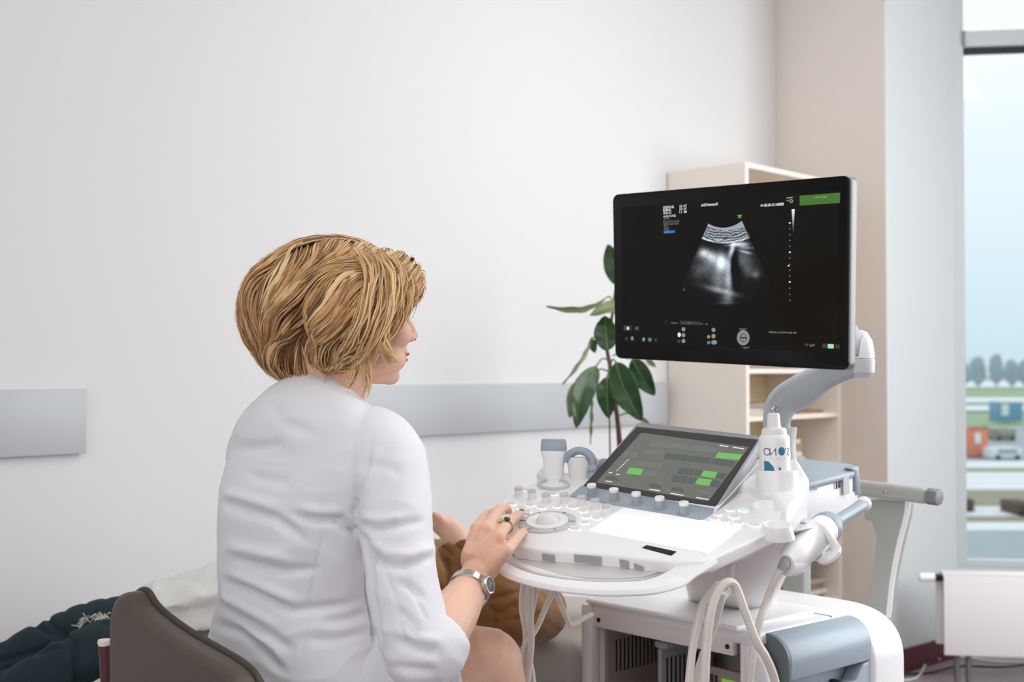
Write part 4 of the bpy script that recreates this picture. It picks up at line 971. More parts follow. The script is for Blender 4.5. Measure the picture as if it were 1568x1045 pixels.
# left arm (reaches forward to the patient, behind her own torso)
sh_l = P(405, 700, 2.22); el_l = P(480, 880, 2.42); hl = P(610, 868, 2.62)
b.tube(cat_rom([sh_l, P(430, 790, 2.34), el_l], 5), cr1([.05, .044, .040], 5), 16)
b.tube(cat_rom([el_l, P(545, 872, 2.5), hl], 5), cr1([.040, .034, .025], 5), 16)
for k in range(4):
    s = hl + UP * (.012 * (k - 1.5)) ; fdir = (hl - el_l).normalized()
    b.tube([s - fdir * .03, s + fdir * .05], .014, 12); b.tube(cat_rom([s + fdir * .045, s + fdir * .085 - UP * .004, s + fdir * (.10 + .006 * (k % 3)) - UP * .02], 4), .0085, 12)
b.tube(cat_rom([hl + UP * .02, hl + fdir * .03 + UP * .035, hl + fdir * .06 + UP * .035], 4), .010, 12)
# legs
hipR, hipL = P(512, 1085, 2.0), P(455, 1085, 2.16)
knR, knL = P(744, 1018, 2.04), P(690, 1060, 2.40)
anR, anL = W(.04, 2.16, .12), W(-.05, 2.55, .12)
for hp, kn, an in ((hipR, knR, anR), (hipL, knL, anL)):
    b.tube(cat_rom([hp, hp.lerp(kn, .5) + UP * .012, kn.lerp(hp, .12) + UP * .004, kn, kn.lerp(an, .1) + Fb * .01, kn.lerp(an, .35), kn.lerp(an, .75), an], 5), cr1([.085, .078, .064, .057, .052, .052, .037, .034], 5), 22)
    b.ball(kn + Fb * .004, .057)
    b.tube(cat_rom([an - UP * .02 - Fb * .03, an - UP * .055 + Fb * .03, an - UP * .085 + Fb * .11, an - UP * .09 + Fb * .17], 4), cr1([.034, .034, .03, .018], 4), 16, flat=(UP, .85))
skin, _ = fuse(b, .0029, 3, .5)
for v in skin.v:
    if v.z < .008: v.z = .008
wom = skin.build('person', M['skin'], sharp=0)
tag(wom, 'seated woman with short blond hair and white jacket, her hand on the console', 'person')
# ---- eyes, lips
for s in (-1, 1):
    q = MB(); q.ball(Hd(s * .031, .073, .016), .0125); eo = q.build('eye', mat('eye_white_%d' % s, (235, 230, 226), .2), wom)
    q = MB(); q.ball(Hd(s * .0315, .0815, .016), (.005, .0052, .005), Rh, Fh, UP); q.build('iris', mat('iris_%d' % s, (60, 80, 84), .1), eo)
    q = MB(); q.tube(cat_rom([Hd(s * .018, .0845, .0175), Hd(s * .031, .0885, .024), Hd(s * .046, .079, .0185)], 4), .0016, 6); q.build('eyelash', M['nail'], wom)
    q = MB(); q.tube(cat_rom([Hd(s * .014, .094, .036), Hd(s * .03, .093, .043), Hd(s * .05, .078, .038)], 4), cr1([.003, .003, .001], 4), 6); q.build('eyebrow', mat('brow_%d' % s, (140, 104, 70), .8), wom)
M['lip'] = mat('lip', (196, 120, 112), .4)
q = MB(); q.ball(Hd(0, .0955, -.0525), (.0185, .0075, .0042), Rh, Fh, UP); q.ball(Hd(0, .0925, -.0625), (.0175, .0075, .0048), Rh, Fh, UP); q.build('lips', M['lip'], wom)
for s in (-1, 1):
    q = MB(); q.ball(Hd(s * .0065, .1115, -.0285), (.0032, .0045, .0018), Rh, Fh, UP, 10, 8); q.build('nostril', mat('nostril_%d' % s, (110, 56, 48), .8), wom)
# ---- finger nails, ring, watch
for k in fpts:
    p = fpts[k][-1]; t = (fpts[k][-1] - fpts[k][-2]).normalized(); up = (dn - t * dn.dot(t)).normalized(); sd_ = t.cross(up)
    q = MB(); q.ball(p + up * .0050 + t * .0030, (.0047, .0064, .0026), sd_, t, up, 14, 8); q.build('finger_nail', M['nail'], wom)
p0, p1 = fpts['ring'][0], fpts['ring'][1]; t = (p1 - p0).normalized(); rc = p0.lerp(p1, .66)
e1 = (dn - t * dn.dot(t)).normalized(); e2 = t.cross(e1)
q = MB(); q.tube([rc + e1 * .0112 * math.cos(a) + e2 * .0112 * math.sin(a) for a in [2 * math.pi * k / 28 for k in range(29)]], .0012, 8); rg_ = q.build('finger_ring', M['gold'], wom)
view = (ORG - rc).normalized(); vn = (view + e1 * .6); vn = (vn - t * vn.dot(t)).normalized()
q = MB(); q.lathe(rc + vn * .0115, vn, [(.0046, 0), (.0052, .002), (.0046, .0036), (.002, .0046), (0, .0047)], 20); q.build('ring_stone', M['emerald'], rg_)
wc = P(719, 903, 1.947); wt = (P(731, 880, 1.98) - P(705, 925, 1.915)).normalized()
e1 = (-FW - wt * (-FW).dot(wt)).normalized(); e2 = wt.cross(e1)
q = MB(); wr_ = .0305
rgs = []
for k in range(49):
    a = 2 * math.pi * k / 48; o = e1 * math.cos(a) + e2 * math.sin(a); c_ = wc + o * wr_
    rgs.append([c_ + wt * .0075, c_ + o * .0022 + wt * .0065, c_ + o * .0022 - wt * .0065, c_ - wt * .0075])
q.loft(rgs, cap=False); wb_ = q.build('watch', M['steel'], wom)
if e2.dot(RT) < 0: e2 = -e2
wo = (e1 * .85 + e2 * .55).normalized(); wcc = wc + wo * (wr_ + .0005)
q = MB(); q.lathe(wcc, wo, [(.0135, -.002), (.0150, 0), (.0150, .005), (.0138, .0066), (.0115, .0068), (.0112, .0056), (0, .0056)], 34, wt, .95); wcs = q.build('watch_case', M['steel'], wb_)
q = MB(); q.lathe(wcc, wo, [(.0110, .0052), (.0110, .0062), (0, .0064)], 34, wt, .95); q.build('watch_dial', mat('watch_dial', (88, 92, 80), .15, coat=.5), wb_)
q = MB(); q.box(wcc + wo * .0068, wt, wo.cross(wt), wo, .011, .0009, .0004); q.box(wcc + wo * .0068 + wo.cross(wt) * .003, wo.cross(wt), wt, wo, .008, .0009, .0004); q.build('watch_hands', M['steel'], wb_, smooth=False)

# ---- jacket
j = MB()
tj = [(600, .062, .054, 508), (612, .085, .066, 507), (626, .118, .082, 503), (645, .155, .098, 496), (665, .18, .108, 494), (690, .192, .114, 498), (740, .184, .122, 486), (800, .172, .122, 474), (850, .160, .116, 467), (900, .152, .110, 461), (940, .158, .112, 460), (990, .174, .122, 460), (1045, .194, .138, 461), (1100, .205, .155, 462), (1140, .208, .165, 464)]
yy = cr1([t[0] for t in tj], 3); aa = cr1([t[1] for t in tj], 3); bb = cr1([t[2] for t in tj], 3); xx = cr1([t[3] for t in tj], 3)
def tilt(y): return max(0, min(1, (668 - y) / 56)) * .62
j.loft([ring(P(xx[i], yy[i] + 2, 2.06), Rb, Fb - UP * tilt(yy[i]), aa[i], bb[i], 44, 2.35) for i in range(len(yy))])
j.tube(cat_rom([P(560, 672, 1.99), P(586, 700, 1.95), P(602, 760, 1.915), P(608, 830, 1.885), P(618, 900, 1.86), P(632, 960, 1.84), P(646, 1000, 1.83)], 6), cr1([.058, .064, .058, .054, .053, .054, .055], 6), 30)
j.ball(P(645, 1000, 1.83), .055); j.ball(P(584, 694, 1.955), .060)
j.tube(cat_rom([P(640, 1008, 1.825), P(660, 992, 1.835), P(678, 972, 1.855)], 5), cr1([.054, .053, .048], 5), 28)
j.tube(cat_rom([P(420, 676, 2.17), P(400, 700, 2.2), P(425, 790, 2.33), P(472, 875, 2.42)], 5), cr1([.056, .06, .055, .052], 5), 24)
j.ball(P(472, 875, 2.42), .052)
j.tube(cat_rom([P(472, 878, 2.42), P(545, 872, 2.5)], 4), [.052] * 4 + [.046], 22)
jk, jn = fuse(j, .0042, 3, .5)
def Zq(x, y): return 300 + x / 2.2476, 580 + y / 2.2476
CRE = []   # creases: polyline in the photo frame, half width (px), depth (m); positive depth sinks
def cr(pts, w, dep): CRE.append(([Zq(*p) for p in pts], w, dep))
cr([(330, 470), (410, 490), (500, 490), (545, 530), (575, 560)], 6, .007); cr([(350, 445), (430, 460), (500, 455)], 7, -.003)
cr([(470, 490), (520, 525), (570, 545)], 5, .006)
cr([(605, 215), (580, 320), (555, 390), (545, 455), (560, 545)], 4, .006); cr([(630, 235), (605, 320), (580, 400)], 7, -.002)
cr([(565, 500), (620, 520), (720, 500), (785, 490)], 6, .006); cr([(570, 480), (640, 490), (720, 475)], 7, -.004)
cr([(590, 590), (640, 640), (720, 650), (820, 610)], 6, .007); cr([(600, 560), (660, 600), (740, 610), (825, 580)], 8, -.004)
cr([(580, 540), (597, 640), (603, 760), (618, 860), (630, 960)], 5, .013)
cr([(85, 420), (160, 450), (270, 480), (380, 560)], 8, .006); cr([(85, 395), (180, 415), (290, 450)], 9, -.004)
cr([(110, 610), (200, 640), (300, 665), (420, 655)], 7, .0055); cr([(100, 580), (220, 600), (340, 630)], 9, -.004)
cr([(90, 690), (200, 740), (330, 800), (440, 790), (560, 770)], 7, .006); cr([(100, 665), (230, 715), (350, 775)], 9, -.0045)
cr([(75, 770), (160, 830), (260, 890), (330, 930)], 7, .0065); cr([(80, 745), (180, 800), (290, 860)], 9, -.004)
cr([(60, 840), (170, 880), (250, 950), (300, 1010)], 7, .007); cr([(150, 850), (240, 910), (310, 990)], 9, -.004)
cr([(440, 520), (420, 620), (390, 760), (370, 880), (350, 1000)], 2.2, .003)
cr([(150, 240), (230, 235), (310, 220)], 8, .003); cr([(170, 330), (250, 350), (330, 360)], 9, .003)
cr([(430, 840), (520, 830), (600, 800)], 7, .004); cr([(380, 900), (480, 900), (590, 870)], 8, .004)
cr([(650, 650), (690, 760), (705, 850), (730, 920)], 2.4, .003); cr([(720, 680), (760, 760), (800, 845)], 2.2, .002)
cr([(690, 700), (740, 720), (790, 760)], 6, .004); cr([(690, 900), (760, 930), (840, 950)], 7, .006); cr([(700, 870), (780, 900), (850, 905)], 8, -.004)
cr([(660, 990), (740, 1000), (830, 1010)], 7, .004); cr([(700, 790), (740, 840), (760, 900)], 5, .004)
cr([(240, 60), (300, 150), (420, 200)], 9, .002); cr([(560, 300), (640, 300), (720, 330)], 9, .002)
for i, v in enumerate(jk.v):
    n = jn[i]; px, py = proj(v); dd_ = 0
    facing = n.dot((ORG - v).normalized())
    if facing > 0:
        for pl, w_, dep in CRE:
            if abs(py - pl[0][1]) > 190: continue
            best = 1e9; tt = 0
            for s_ in range(len(pl) - 1):
                ds, _, t_ = seg_dist((px, py), pl[s_], pl[s_ + 1])
                if ds < best: best = ds; tt = (s_ + t_) / (len(pl) - 1)
            if best < w_ * 3: dd_ -= dep * math.exp(-(best / w_) ** 2) * 1.45 * min(1, 4.5 * tt + .15, 4.5 * (1 - tt) + .15) * min(1, facing * 2.5)
    q = Vector((v.dot(Rb) * 11, v.dot(Fb) * 11, v.z * 24))
    nn_ = noise.noise(q); ridge = (1 - abs(noise.noise(q * .8 + Vector((5, 1, 3))))) ** 4
    lowz = max(0, min(1, (1.12 - v.z) / .25))
    dd_ += .0016 * nn_ + .0035 * (ridge - .35) * (.35 + .65 * lowz)
    jk.v[i] = v + n * dd_
jo = jk.build('jacket', M['jacket'], wom, sharp=0)
plabel(jo, 'fitted white cotton jacket with three-quarter sleeves')
# skirt over the thighs
q = MB()
for hp, kn in ((hipR, knR), (hipL, knL)):
    e_ = hp.lerp(kn, .80)
    q.tube(cat_rom([hp - (kn - hp) * .15, hp, hp.lerp(kn, .5) + UP * .012, e_ + UP * .006], 6), cr1([.10, .104, .094, .082], 6), 28)
q.ball((hipR + hipL) / 2 - UP * .01, (.19, .15, .11), Rb, Fb, UP)
sk, sn_ = fuse(q, .006, 4)
sk.build('skirt', M['jacket'], wom, sharp=0)
# shoes
for an in (anR, anL):
    q = MB(); q.tube(cat_rom([an - UP * .075 - Fb * .045, an - UP * .072 + Fb * .03, an - UP * .086 + Fb * .12, an - UP * .094 + Fb * .19], 5), cr1([.036, .042, .038, .022], 5), 18, flat=(UP, .8))
    for v in q.v: v.z = max(v.z, .001)
    q.build('shoe', M['white2'], wom)

# ---- hair: a volume that follows the outline of the cut, covered by combed locks
hv = MB()
hv.ball(P(500, 462, 2.07), (.112, .132, .092), Rh, Fh, UP, 36, 26)
hv.ball(P(515, 432, 2.06), (.100, .120, .068), Rh, Fh, UP, 30, 20)
hv.ball(P(446, 478, 2.07), (.090, .078, .088), Rh, Fh, UP, 30, 20)
hv.ball(P(462, 528, 2.07), (.080, .070, .056), Rh, Fh, UP, 26, 18)
hv.ball(P(474, 558, 2.06), (.064, .048, .034), Rh, Fh, UP, 26, 18)
hv.ball(P(516, 528, 2.00), (.040, .055, .040), Rh, Fh, UP, 26, 18)
hv.ball(P(545, 480, 1.985), (.036, .078, .066), Rh, Fh, UP, 26, 18)
hv.ball(P(590, 434, 2.045), (.078, .054, .048), Rh, Fh, UP, 26, 18)
for s in (-1, 1): hv.ball(Hd(s * .060, .008, .014), (.028, .044, .056), Rh, Fh, UP, 20, 14)
hvol, hn_ = fuse(hv, .006, 6, .5)
bvh = BVHTree.FromPolygons(hvol.v, hvol.f)
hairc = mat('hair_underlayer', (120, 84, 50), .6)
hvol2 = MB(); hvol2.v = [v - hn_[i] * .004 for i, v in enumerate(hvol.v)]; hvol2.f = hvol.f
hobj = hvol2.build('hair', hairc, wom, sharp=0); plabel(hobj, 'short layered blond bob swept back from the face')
locks, lcol = MB(), []
rnd = random.Random(11)
def mixc(a, c, t): return tuple(a[i] * (1 - t) + c[i] * t for i in range(3))
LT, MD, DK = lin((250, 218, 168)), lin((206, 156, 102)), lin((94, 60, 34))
def surf(p):
    r = bvh.find_nearest(p); return r[0], r[1]
def grow(p, L, r0, tint, lift, wob):
    st = .006; n = max(4, int(L / st)); pts = []; p, nr = surf(p); d = None; base = p.copy()
    for k in range(n):
        s = k / (n - 1); q = p - Hc; y = q.dot(Fh); x = q.dot(Rh); z = q.z
        back = 1.35 if y > -.03 else 1.0
        if y > .05: back = .75
        f = -UP * (1.0 if z < .07 else .55) - Fh * back + Rh * (1 if x > 0 else -1) * max(0, min(1, (z - .03) / .08)) * .6
        if z < -.035 and y < -.04: f += Fh * .9                          # tucks in towards the nape
        f += nr.cross(f.normalized()) * (1.15 * noise.noise(Vector((x * 9, y * 16, z * 20)) + base * 2.0))   # shared waves
        t = f - nr * f.dot(nr)
        if t.length < 1e-4: break
        t.normalize(); d = t if d is None else (d * .7 + t * .3).normalized()
        off = lift * (.15 + math.sin(math.pi * min(1, s * .95))) + .010 * max(0, s - .72) / .28 * wob
        pts.append(p + nr * off)
        q = p + d * st; p2, nr2 = surf(q)
        if (p2 - p).length < st * .25:
            for e in range(3): pts.append(pts[-1] + d * st + nr * .0015)
            break
        p, nr = p2, nr2
    if len(pts) < 5: return
    pts = cat_rom(pts[::2] + ([pts[-1]] if len(pts) % 2 == 0 else []), 2)
    m = len(pts); rad = [r0 * (.12 + .88 * min(1, i / (m * .3))) * (1 - .93 * max(0, (i / (m - 1) - .4) / .6) ** 1.3) for i in range(m)]
    a = len(locks.v); nn = surf(pts[m // 2])[1]
    locks.tube(pts, [max(.00025, r) for r in rad], 7, flat=(nn, .45))
    for i in range(len(locks.v) - a):
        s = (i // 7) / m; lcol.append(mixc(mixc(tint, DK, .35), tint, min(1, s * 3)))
def tint_at(p):
    q = p - Hc; y = q.dot(Fh)
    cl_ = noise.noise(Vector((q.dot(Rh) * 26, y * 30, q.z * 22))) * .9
    base = mixc(MD, LT, max(0, min(1, .22 + y * 4.5 + cl_ * .8)))  # light on the front of the hair is put into the tint
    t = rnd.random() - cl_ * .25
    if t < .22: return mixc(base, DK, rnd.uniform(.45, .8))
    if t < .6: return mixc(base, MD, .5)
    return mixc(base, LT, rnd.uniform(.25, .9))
cand = []
for i, v in enumerate(hvol.v):
    q = v - Hc; y = q.dot(Fh)
    if hn_[i].z < -.85 or (y > .045 and q.z < .045) or (y > .02 and q.z < -.02): continue
    cand.append(v)
def start(top=False):
    while True:
        v = rnd.choice(cand)
        if not top or (v - Hc).z > .055: return v + Vector((rnd.gauss(0, .002), rnd.gauss(0, .002), rnd.gauss(0, .002)))
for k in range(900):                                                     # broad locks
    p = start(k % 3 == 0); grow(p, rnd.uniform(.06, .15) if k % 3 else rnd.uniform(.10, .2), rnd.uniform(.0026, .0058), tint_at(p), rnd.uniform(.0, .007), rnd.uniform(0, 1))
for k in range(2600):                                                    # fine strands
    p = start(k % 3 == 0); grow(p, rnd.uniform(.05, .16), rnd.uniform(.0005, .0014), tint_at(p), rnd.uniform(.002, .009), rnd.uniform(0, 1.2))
# side locks that fall over the cheek and ear
for pts in ([(584, 382, 1.99), (600, 412, 1.96), (602, 455, 1.945), (592, 500, 1.945), (577, 540, 1.955), (566, 560, 1.965)], [(592, 384, 2.0), (612, 412, 1.97), (617, 445, 1.97), (611, 480, 1.965), (598, 515, 1.96)],
            [(566, 380, 1.99), (584, 412, 1.955), (582, 460, 1.94), (570, 505, 1.94), (552, 545, 1.95), (530, 562, 1.97)], [(585, 500, 1.95), (588, 530, 1.95), (598, 548, 1.955), (609, 553, 1.965)], [(570, 500, 1.95), (580, 530, 1.95), (592, 552, 1.955), (602, 560, 1.965)],
            [(545, 380, 1.98), (560, 420, 1.945), (552, 470, 1.935), (534, 520, 1.94), (505, 556, 1.96)], [(596, 386, 2.02), (618, 410, 1.99), (626, 445, 1.985), (622, 480, 1.985), (606, 515, 1.98)], [(556, 545, 1.965), (562, 580, 1.975), (556, 610, 1.98)], [(600, 388, 2.03), (622, 408, 2.0), (633, 436, 2.005), (630, 470, 2.005), (618, 492, 2.0)],
            [(556, 380, 1.985), (575, 415, 1.95), (566, 470, 1.935), (546, 520, 1.94), (524, 548, 1.95)], [(545, 540, 1.965), (540, 575, 1.985), (525, 600, 2.0)], [(576, 384, 1.99), (598, 425, 1.955), (590, 480, 1.945), (572, 528, 1.945), (556, 552, 1.955)]):
    full = cat_rom([P(*q) for q in pts], 7)
    for k in range(15):
        base = full[rnd.randint(0, len(full) // 3):len(full) - rnd.randint(0, len(full) // 4)]
        o = Vector((rnd.gauss(0, .004), rnd.gauss(0, .004), rnd.gauss(0, .003))); r0 = rnd.uniform(.0007, .0034); m = len(base); a = len(locks.v); w_ = rnd.uniform(-.004, .004); ph = rnd.uniform(0, 99)
        pp = [p + o * (1 - .3 * i / m) + Rh * abs(w_) * math.sin(3.1 * i / m) + (Fh * noise.noise(Vector((i * .11, ph, 0))) + UP * .4 * noise.noise(Vector((i * .13, ph, 5)))) * .011 for i, p in enumerate(base)]
        locks.tube(pp, [max(.0003, r0 * (.4 + .6 * min(1, i / 12)) * (1 - .9 * (i / (m - 1)) ** 2)) for i in range(m)], 6)
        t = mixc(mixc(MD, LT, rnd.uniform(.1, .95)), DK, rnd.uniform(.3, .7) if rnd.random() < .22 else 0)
        lcol += [t] * (len(locks.v) - a)
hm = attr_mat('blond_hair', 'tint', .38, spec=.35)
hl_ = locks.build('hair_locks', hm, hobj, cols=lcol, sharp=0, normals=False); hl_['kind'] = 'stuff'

# ================================================================= HER CHAIR
ch = empty('office_chair', W(-.30, 2.10, 0)); tag(ch, 'taupe leather swivel chair with low backrest, under the seated woman', 'chair')
bo = P(264, 960, 1.80)
def BK(px, py, h=0): return PL(px, py, bo + Fb * h, (Fb + RT * .0).normalized())
ol = [(166, 1180), (163, 1045), (163, 960), (167, 930), (175, 914), (184, 909), (192, 913), (204, 932), (224, 951), (258, 976), (300, 1001), (334, 1022), (356, 1044), (374, 1085), (380, 1180)]
ps = cat_rom([Vector((x, y, 0)) for x, y in ol[1:-1]], 4)
poly = [BK(*ol[0])] + [BK(v.x, v.y) for v in ps] + [BK(*ol[-1])]
q = MB(); q.prism(poly, Fb * .045, .014, 4); q.build('backrest', M['leather'], ch)
q = MB(); q.tube([p + Fb * .040 for p in poly[3:-3]], .005, 8); q.build('piping', mat('dark_piping', (70, 62, 54), .5), ch)
c_ = W(-.30, 2.10, .57)
q = MB(); q.lathe(c_, UP, [(.19, -.05), (.205, -.03), (.205, .0), (.19, .02), (.1, .03), (0, .03)], 40); q.build('seat', M['black'], ch)
q = MB(); q.tube([c_ - UP * .49, c_ - UP * .05], .025, 16); q.build('column', M['steel'], ch)
for k in range(5):
    a = 2 * math.pi * k / 5 + .3; dd_ = Vector((math.cos(a), math.sin(a), 0))
    q = MB(); q.tube([c_ - UP * .47, c_ + dd_ * .26 - UP * .50], [.022, .014], 10); lg = q.build('leg', M['steel'], ch)
    q = MB(); q.ball(c_ + dd_ * .26 - UP * (.57 - .027), (.026, .026, .026)); q.build('castor', M['black'], lg)
q = MB(); q.tube(cat_rom([c_ - Fb * .10 - UP * .03, c_ - Fb * .25 - UP * .03, BK(262, 1140) + Fb * .03], 6), .018, 12); q.build('back_support', M['steel'], ch)
q = MB(); q.tube([P(160, 985, 2.02), P(164, 1060, 2.02), P(168, 1150, 2.02)], .0095, 14); ap_ = q.build('side_post', M['maroon'], ch)
q = MB(); q.lathe(P(160, 985, 2.02), UP, [(.0095, -.004), (.011, 0), (.010, .005), (0, .006)], 18); q.build('post_cap', M['cream'], ap_)
q = MB(); q.tube(cat_rom([P(168, 1150, 2.02), c_ - Fb * .12 + UP * -.02], 4), .009, 12); q.build('side_arm', M['maroon'], ap_)
# ================================================================= EXAM COUCH
cdir = (P(886, 565, 2.72) - P(292, 565, 2.93)); cdir.z = 0; CL = cdir.length; cdir.normalize(); cnn = Vector((-cdir.y, cdir.x, 0))
c0 = P(292, 565, 2.93); c0.z = 0
if cnn.dot(FW) < 0: cnn = -cnn
CT = .69
couch = empty('exam_couch', c0 + cdir * CL * .5 + cnn * .25); tag(couch, 'low grey upholstered exam couch behind the seated woman, partly under white paper', 'exam couch')
def cbox(name, m, s0, s1, t0, t1, z0, z1, bev=.01, par=None):
    q = MB(); q.box(c0 + cdir * ((s0 + s1) / 2) + cnn * ((t0 + t1) / 2) + UP * ((z0 + z1) / 2), cdir, cnn, UP, s1 - s0, t1 - t0, z1 - z0, bev, 4); return q.build(name, m, par or couch)
cbox('mattress', M['couch'], 0, CL * .66, 0, .45, CT - .09, CT, .02)
cbox('head_section', M['couch'], CL * .668, CL, 0, .60, CT - .10, CT, .03)
cbox('frame', M['black'], .06, CL - .04, .04, .42, CT - .17, CT - .092, .006)
for s in (.12, CL * .93):
    for t in (.06, .36): cbox('leg', M['white'], s, s + .05, t, t + .05, 0, CT - .171, .004)

# ================================================================= PATIENT
pt = MB()
hd = P(905, 835, 3.0)
pt.ball(hd, (.10, .075, .09), cdir, cnn, UP, 24, 18)
pt.ball(hd + UP * .06 - cdir * .02, (.05, .045, .04), cdir, cnn, UP); pt.ball(hd + UP * .1, (.012, .014, .018), cdir, cnn, UP)
for s in (-1, 1): pt.ball(hd + cnn * s * .078, (.026, .008, .018), cdir, cnn, UP)
nk = hd - cdir * .11 - UP * .02
pt.tube([hd - cdir * .04 - UP * .01, nk, nk - cdir * .05], [.05, .05, .06], 16)
tp_ = [(835, 868, 3.02, .08, .06), (800, 882, 3.02, .15, .08), (740, 890, 3.02, .165, .085), (660, 892, 3.02, .15, .083), (560, 876, 3.02, .14, .08), (470, 878, 3.02, .15, .08), (430, 880, 3.02, .14, .075)]
pt.loft([ring(P(x, y, d), cnn, UP, a_, b_, 26, 2.2) for x, y, d, a_, b_ in tp_])
legs = (([(450, 902, 3.03), (330, 946, 3.03), (268, 957, 2.99), (204, 980, 2.85), (140, 1000, 2.76), (40, 1055, 2.70), (-60, 1110, 2.66), (-170, 1180, 2.62)], 'near'), ([(450, 902, 3.12), (330, 944, 3.10), (245, 950, 3.08), (172, 957, 2.98), (110, 975, 2.92), (0, 1030, 2.86), (-90, 1080, 2.82), (-190, 1150, 2.78)], 'far'))
lr = [.066, .060, .052, .050, .048, .045, .038, .034]
for q, nm in legs:
    pp = cat_rom([P(*t) for t in q], 5); pt.tube(pp, cr1(lr, 5), 18)
    e_ = pp[-1]; dd_ = (pp[-1] - pp[-3]).normalized()
    pt.tube(cat_rom([e_, e_ + dd_ * .06 + UP * .02, e_ + dd_ * .09 + UP * .1, e_ + dd_ * .08 + UP * .17], 4), cr1([.035, .036, .032, .02], 4), 14)
aN = [P(812, 905, 2.86), P(822, 940, 2.72), P(790, 945, 2.62), P(745, 900, 2.60), P(705, 838, 2.62), P(694, 818, 2.625), P(672, 800, 2.64)]
pt.tube(cat_rom(aN, 5), cr1([.05, .045, .042, .040, .030, .026, .022], 5), 16)
hh_ = P(664, 798, 2.65)
for k in range(4):
    o = cnn * (.014 * (k - 1.5)); pt.tube(cat_rom([P(676, 803, 2.64) + o, hh_ + o - RT * .01, P(648, 800, 2.66) + o - UP * .005, P(638, 812, 2.66) + o * .8], 4), cr1([.013, .011, .0085, .007], 4), 10)
pt.tube(cat_rom([P(680, 802, 2.62), P(668, 790, 2.61), P(659, 789, 2.61)], 4), cr1([.012, .0095, .0075], 4), 10)
fa = [P(800, 900, 3.14), P(740, 925, 3.2), P(680, 920, 3.18), P(600, 895, 3.1)]
pt.tube(cat_rom(fa, 5), cr1([.05, .045, .036, .026], 5), 14)
for k in range(4): pt.tube([fa[-1] + cnn * (.012 * (k - 1.5)), fa[-1] - cdir * .09 + cnn * (.013 * (k - 1.5)) + UP * .01], [.012, .007], 10)
pt.tube([fa[-1], fa[-1] - cdir * .05 + UP * .03], [.012, .009], 10)
ps_, _ = fuse(pt, .006, 4)
pat = ps_.build('person', M['skin'], sharp=0)
tag(pat, 'patient in brown suede top and dark teal ripped jeans, lying on the couch', 'person')
q = MB(); q.ball(hd + cdir * .02 + UP * .005, (.105, .085, .088), cdir, cnn, UP, 24, 18); q.ball(hd + cdir * .06 - UP * .03, (.09, .1, .05), cdir, cnn, UP)
q.build('hair', mat('dark_brown_hair', (64, 44, 32), .6), pat)
q = MB()
for lg, nm in legs:
    q.tube(cat_rom([P(*t) for t in lg[:7]], 6), cr1([r + .015 for r in lr[:7]], 6), 24)
jq, jn2 = fuse(q, .006, 3)
for i, v in enumerate(jq.v):
    px, py = proj(v); n = jn2[i]
    w1 = noise.noise(Vector((px * .05, py * .02, v.z * 6))); rg1 = (1 - abs(noise.noise(Vector((px * .035 + py * .02, py * .012, 3))))) ** 6
    dd_ = .003 * w1 - .005 * rg1
    for (ax_, ay_, bx_, by_, w_, dp) in ((68, 940, 100, 985, 5, .008), (50, 955, 85, 975, 5, .008), (105, 975, 118, 1045, 5, .008), (96, 968, 112, 990, 5, .008), (0, 1012, 110, 985, 4, .008), (160, 955, 230, 950, 6, .006)):
        ds, _, t_ = seg_dist((px, py), (ax_, ay_), (bx_, by_)); dd_ -= dp * math.exp(-(ds / w_) ** 2)
    dd_ = max(dd_, -.011)
    jq.v[i] = v + n * dd_
jq.build('jeans', M['denim'], pat, sharp=0)
q = MB(); r2 = random.Random(3)
M['fray'] = mat('white_fray', (206, 204, 190), .9)
bj = BVHTree.FromPolygons(jq.v, jq.f)
for k in range(70):
    x = r2.uniform(122, 165); y = 951 - (x - 122) * .14 + r2.gauss(0, 2.2) + (6 if x < 128 else 0)
    h = bj.ray_cast(ORG, ray(x, y).normalized())
    if h[0] is None: continue
    p = h[0] + h[1] * .002; a = p + Vector((r2.gauss(0, .008), r2.gauss(0, .006), r2.gauss(0, .005)))
    q.tube([p, (p + a) / 2 + h[1] * .003, a + h[1] * .001], .0011, 5)
q.build('frayed_rip', M['fray'], pat)['kind'] = 'stuff'
# brown suede top: body and near sleeve
q = MB()
q.loft([ring(P(x, y, d) + UP * .004, cnn, UP, a_ + .012, b_ + .012, 30, 2.2) for x, y, d, a_, b_ in tp_[1:6]])
q.tube(cat_rom([P(800, 905, 2.88)] + [P(822, 936, 2.72), P(788, 942, 2.62), P(742, 898, 2.60), P(708, 845, 2.615), P(704, 832, 2.62)], 6), cr1([.070, .066, .064, .062, .050, .047], 6), 24)
sq_, sn2 = fuse(q, .0055, 3)
for i, v in enumerate(sq_.v):
    px, py = proj(v); n = sn2[i]
    dd_ = .003 * noise.noise(v * 16) - .003 * (1 - abs(noise.noise(Vector((px * .02 - py * .03, py * .01, 8))))) ** 6
    for (ax_, ay_, bx_, by_, w_, dp) in ((682, 860, 690, 905, 4, .012), (693, 830, 716, 850, 4, .008), (745, 920, 800, 905, 4, .010), (765, 940, 815, 915, 4, .009), (755, 930, 760, 955, 3, .008), (668, 830, 690, 850, 4, .008), (790, 950, 830, 940, 4, .007)):
        ds, _, t_ = seg_dist((px, py), (ax_, ay_), (bx_, by_)); dd_ -= dp * math.exp(-(ds / w_) ** 2)
    sq_.v[i] = v + n * dd_
sq_.build('suede_top', M['suede'], pat, sharp=0)

